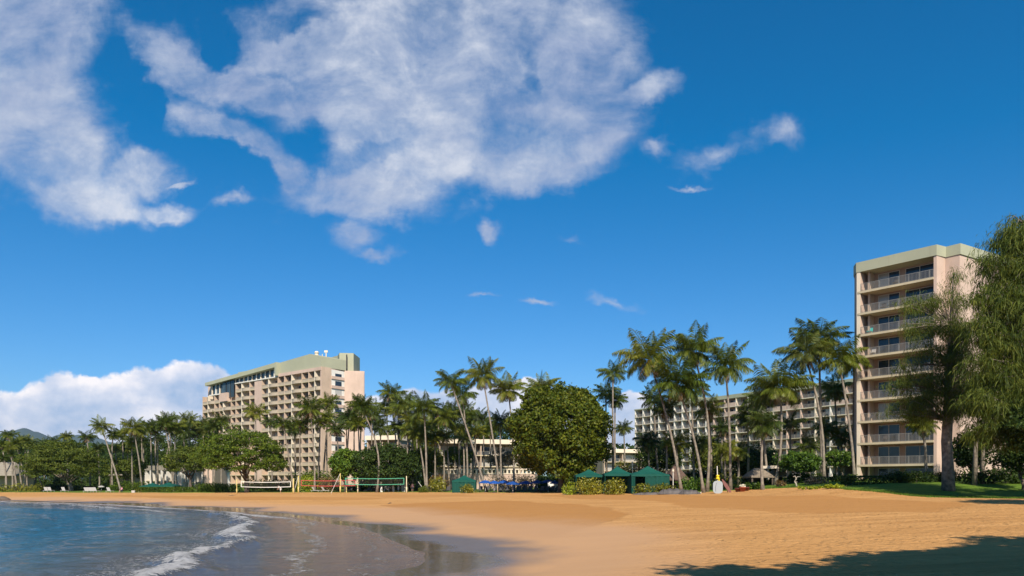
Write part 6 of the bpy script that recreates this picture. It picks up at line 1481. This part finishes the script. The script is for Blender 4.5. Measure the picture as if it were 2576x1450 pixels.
# ------------------------------------------------------------------ people
def person(label, X, D, h, face, pose, top, bottom, sleeve=False):
    """one continuous skinned body, five fingers a hand, clothing and hair as children."""
    x = wx(X, D); g = gz(x, D) + .01; S = h / 1.72
    root = thing('person', label, 'person', (x, D, g), face)
    J = dict(pelvis=(0, 0, .93), waist=(0, 0, 1.08), chest=(0, .01, 1.30), neck=(0, .01, 1.46), head0=(0, -.01, 1.56), head=(0, -.02, 1.66), headtop=(0, -.01, 1.72))
    for s, n_ in ((-1, 'l'), (1, 'r')):
        J['sh' + n_] = (s * .18, .01, 1.41); J['el' + n_] = (s * .25, .03, 1.13); J['wr' + n_] = (s * .27, -.08, .89); J['pa' + n_] = (s * .27, -.11, .81)
        J['hip' + n_] = (s * .10, 0, .88); J['kn' + n_] = (s * .11, -.02, .48); J['an' + n_] = (s * .11, .02, .08); J['toe' + n_] = (s * .13, -.17, .03)
    J.update(pose)
    R = dict(pelvis=.135, waist=.115, chest=.14, neck=.055, head0=.075, head=.088, headtop=.055, sh=.06, el=.042, wr=.028, pa=.032, hip=.085, kn=.055, an=.038, toe=.03)
    keys = list(J); vs = [Vector(J[k]) * S for k in keys]; ix = {k: i for i, k in enumerate(keys)}; rad = []
    for k in keys: rad.append(R.get(k, R.get(k[:-1], .05)) * S)
    ed = [('pelvis', 'waist'), ('waist', 'chest'), ('chest', 'neck'), ('neck', 'head0'), ('head0', 'head'), ('head', 'headtop')]
    for n_ in 'lr': ed += [('chest', 'sh' + n_), ('sh' + n_, 'el' + n_), ('el' + n_, 'wr' + n_), ('wr' + n_, 'pa' + n_), ('pelvis', 'hip' + n_), ('hip' + n_, 'kn' + n_), ('kn' + n_, 'an' + n_), ('an' + n_, 'toe' + n_)]
    ed = [(ix[a], ix[b]) for a, b in ed]
    for s, n_ in ((-1, 'l'), (1, 'r')):
        pa = Vector(J['pa' + n_]); d = (pa - Vector(J['wr' + n_])).normalized(); side = d.cross(Vector((s, 0, 0)))
        side = side.normalized() if side.length > .1 else Vector((0, 1, 0))
        for q, L in ((-.03, .06), (-.01, .08), (.01, .075), (.03, .058)):
            a = len(vs); vs += [(pa + side * q + d * .02) * S, (pa + side * q + d * (.02 + L * .55)) * S, (pa + side * q * .9 + d * (.015 + L) + Vector((-s * .012, 0, 0))) * S]; rad += [.010 * S, .009 * S, .008 * S]
            ed += [(ix['pa' + n_], a), (a, a + 1), (a + 1, a + 2)]
        a = len(vs); vs += [(pa - side * .045) * S, (pa - side * .06 + d * .035) * S]; rad += [.011 * S, .009 * S]; ed += [(ix['pa' + n_], a), (a, a + 1)]
    def skin(name, V, E, Rr, m_, rootv=0, sub=1):
        me = bpy.data.meshes.new(name); me.from_pydata([tuple(v) for v in V], E, []); me.materials.append(m_)
        o = bpy.data.objects.new(name, me); col.objects.link(o); o.parent = root
        mo = o.modifiers.new('skin', 'SKIN'); mo.use_smooth_shade = True
        for i, v in enumerate(me.skin_vertices[0].data): v.radius = (Rr[i], Rr[i]); v.use_root = i == rootv
        if sub: o.modifiers.new('sub', 'SUBSURF').render_levels = sub
        return o
    skin('body', vs, ed, rad, M['skin'], ix['pelvis'])
    def sel(ks, edges, ex, name, m_, ends={}):
        V = [vs[ix[k]] for k in ks]; E = [(ks.index(a), ks.index(b)) for a, b in edges]; skin(name, V, E, [rad[ix[k]] * ex for k in ks], m_)
    ks = ['waist', 'chest', 'pelvis', 'shl', 'shr', 'ell', 'elr'] + (['wrl', 'wrr'] if sleeve else [])
    eg = [('pelvis', 'waist'), ('waist', 'chest'), ('chest', 'shl'), ('chest', 'shr'), ('shl', 'ell'), ('shr', 'elr')] + ([('ell', 'wrl'), ('elr', 'wrr')] if sleeve else [])
    sel(ks, eg, 1.16, 'shirt', M[top]); sel(['pelvis', 'hipl', 'hipr', 'knl', 'knr'], [('pelvis', 'hipl'), ('pelvis', 'hipr'), ('hipl', 'knl'), ('hipr', 'knr')], 1.2, 'shorts', M[bottom])
    hp = Vector(J['head']) * S
    mb = MB(); mb.lathe((hp.x, hp.y + .02 * S, hp.z - .02 * S), [(.085 * S, -.03 * S), (.105 * S, .03 * S), (.095 * S, .09 * S), (.05 * S, .125 * S), (.01, .13 * S)], 12); mb.build('hair', M['hair'], root, True, local=True)
    mb = MB(); mb.lathe((hp.x, hp.y - .085 * S, hp.z - .03 * S), [(.004, -.03 * S), (.014 * S, -.02 * S), (.006 * S, .02 * S)], 6); mb.build('nose', M['skin'], root, True, local=True)
    for s in (-1, 1):
        mb = MB(); mb.lathe((hp.x + s * .03 * S, hp.y - .083 * S, hp.z - .004 * S), [(.003, -.008 * S), (.009 * S, 0), (.003, .008 * S)], 6); mb.build('eye', M['dark'], root, True, local=True)
    return root
bend = dict(waist=(0, -.06, 1.05), chest=(0, -.22, 1.20), neck=(0, -.32, 1.30), head0=(0, -.38, 1.36), head=(0, -.44, 1.42), headtop=(0, -.48, 1.46), shl=(-.18, -.25, 1.25), shr=(.18, -.25, 1.25), ell=(-.2, -.34, 1.0), elr=(.2, -.40, 1.02), wrl=(-.16, -.42, .80), wrr=(.18, -.55, .84), pal=(-.15, -.46, .73), par=(.17, -.6, .77))
person('person in white shirt bending forward at the right end of the white net', 706, 130, 1.75, math.radians(-70), bend, 'cloth_white', 'cloth_white')
walk = dict(knl=(-.11, -.12, .50), anl=(-.11, -.10, .10), toel=(-.12, -.28, .05), anr=(.11, .22, .12), toer=(.12, .06, .03), ell=(-.25, .12, 1.14), wrl=(-.26, .10, .90), elr=(.25, -.05, 1.14), wrr=(.25, -.22, .94), pal=(-.26, .08, .82), par=(.25, -.28, .88))
person('person in pink top walking between the last net post and the rounded bush', 1037.5, 139, 1.7, math.radians(15), walk, 'cloth_pink', 'cloth_dark')
sit = dict(pelvis=(0, 0, .45), waist=(0, .03, .60), chest=(0, .06, .84), neck=(0, .05, 1.0), head0=(0, .03, 1.1), head=(0, .01, 1.2), headtop=(0, .02, 1.26), shl=(-.18, .05, .94), shr=(.18, .05, .94), ell=(-.24, -.02, .68), elr=(.24, -.02, .68), wrl=(-.18, -.22, .60), wrr=(.18, -.22, .60), pal=(-.15, -.29, .58), par=(.15, -.29, .58),
           hipl=(-.1, -.04, .42), hipr=(.1, -.04, .42), knl=(-.13, -.42, .46), knr=(.13, -.42, .46), anl=(-.12, -.44, .08), anr=(.12, -.44, .08), toel=(-.12, -.60, .03), toer=(.12, -.60, .03))
person('person sitting on the grass edge between the lone white lounger and the hedge', 306, float(dfront(306)) + 1.0, 1.7, math.radians(-30), sit, 'cloth_pink', 'cloth_dark')
D = float(dfront(306)) + 1.15; x = wx(306, D); g = gz(x, D); r = thing('camp_stool', 'low stool carrying the person on the grass edge', 'stool', (x, D, g)); mb = MB(); mb.box(x - .2, x + .2, D - .2, D + .2, g + .30, g + .34); mb.build('seat', M['cloth_dark'], r)
for a_ in (-.17, .17):
    for b_ in (-.17, .17): mb = MB(); mb.tube([(x + a_, D + b_, g), (x + a_, D + b_, g + .3)], .02, 5); mb.build('leg', M['dark'], r)

D = 117; x = wx(3, D); g = gz(x, D); r = thing('shore_rock', 'dark rock at the waterline on the left picture edge', 'rock', (x, D, g)); rg = random.Random(3)
mb = MB(); mb.lathe((x, D, g - .2), [(.9, 0), (1.0, .25), (.75, .55), (.35, .72), (.05, .76)], 11, 0, 1.5, .9); mb.v = [(a + rg.uniform(-.12, .12), b + rg.uniform(-.12, .12), c + rg.uniform(-.08, .08)) for a, b, c in mb.v]; mb.build('rock_body', M['bark'], r, True)

shrub('shrub', 'dark thicket seen under the crowns of the domed tree', 60, 300, 1186, 196, 3, 'leaf_dark', .5, 40, 'shrub', hd, 51)
shrub('shrub', 'dark thicket between the leaning palms and the sawtooth building', 296, 400, 1184, 204, 3, 'leaf_dark', .5, 40, 'shrub', hd, 52)
shrub('shrub', 'dark thicket at the far left behind the brown shingled pavilion', -120, 70, 1182, 200, 3, 'leaf_dark', .5, 40, 'shrub', hd, 53)
shrub('shrub', 'dark thicket behind the green net and the dark green tree mass', 900, 1110, 1180, 168, 3, 'leaf_dark', .42, 50, 'shrub', hd, 54)
shrub('shrub', 'dark thicket behind the round tree and the blue umbrellas', 1300, 1560, 1186, 150, 3, 'leaf_dark', .42, 60, 'shrub', hd, 55)
shrub('shrub', 'dark thicket behind the leaning palms on the right', 1690, 1900, 1180, 128, 3, 'leaf_dark', .4, 70, 'shrub', hd, 56)
broadleaf('low_tree', 'added dark leafy tree deepening the shade between the thick ironwood trunk and the sunlit pink wall', 'tree', 2442, 1132, 77, 34, 44, 2.5, 'leaf_dark', 120, 60, .26, .7, .45, .9, -1, .15, 2445, .18, seed=95)  # dark tree added to deepen the shade beneath the tower
broadleaf('low_tree', 'shaded leafy tree at the right picture edge below the hanging needles', 'tree', 2562, 1150, 70, 34, 30, 2.5, 'leaf_dark', 90, 50, .26, .7, .4, .8, -1, .15, 2575, .16, seed=96)

mb = MB(); mb.box(-6900, 6900, -6900, 6900, -8, 475)
m = bpy.data.materials.new('air'); m.use_nodes = True; N = NT(m.node_tree)
out = N.n('ShaderNodeOutputMaterial'); pv = N.n('ShaderNodeVolumePrincipled'); pv.inputs['Color'].default_value = (.50, .72, 1, 1); pv.inputs['Density'].default_value = 5.0e-5
pv.inputs['Anisotropy'].default_value = .2
N.l(pv.outputs[0], out.inputs['Volume'])
o = mb.build('haze', m); tag(o, kind='stuff')
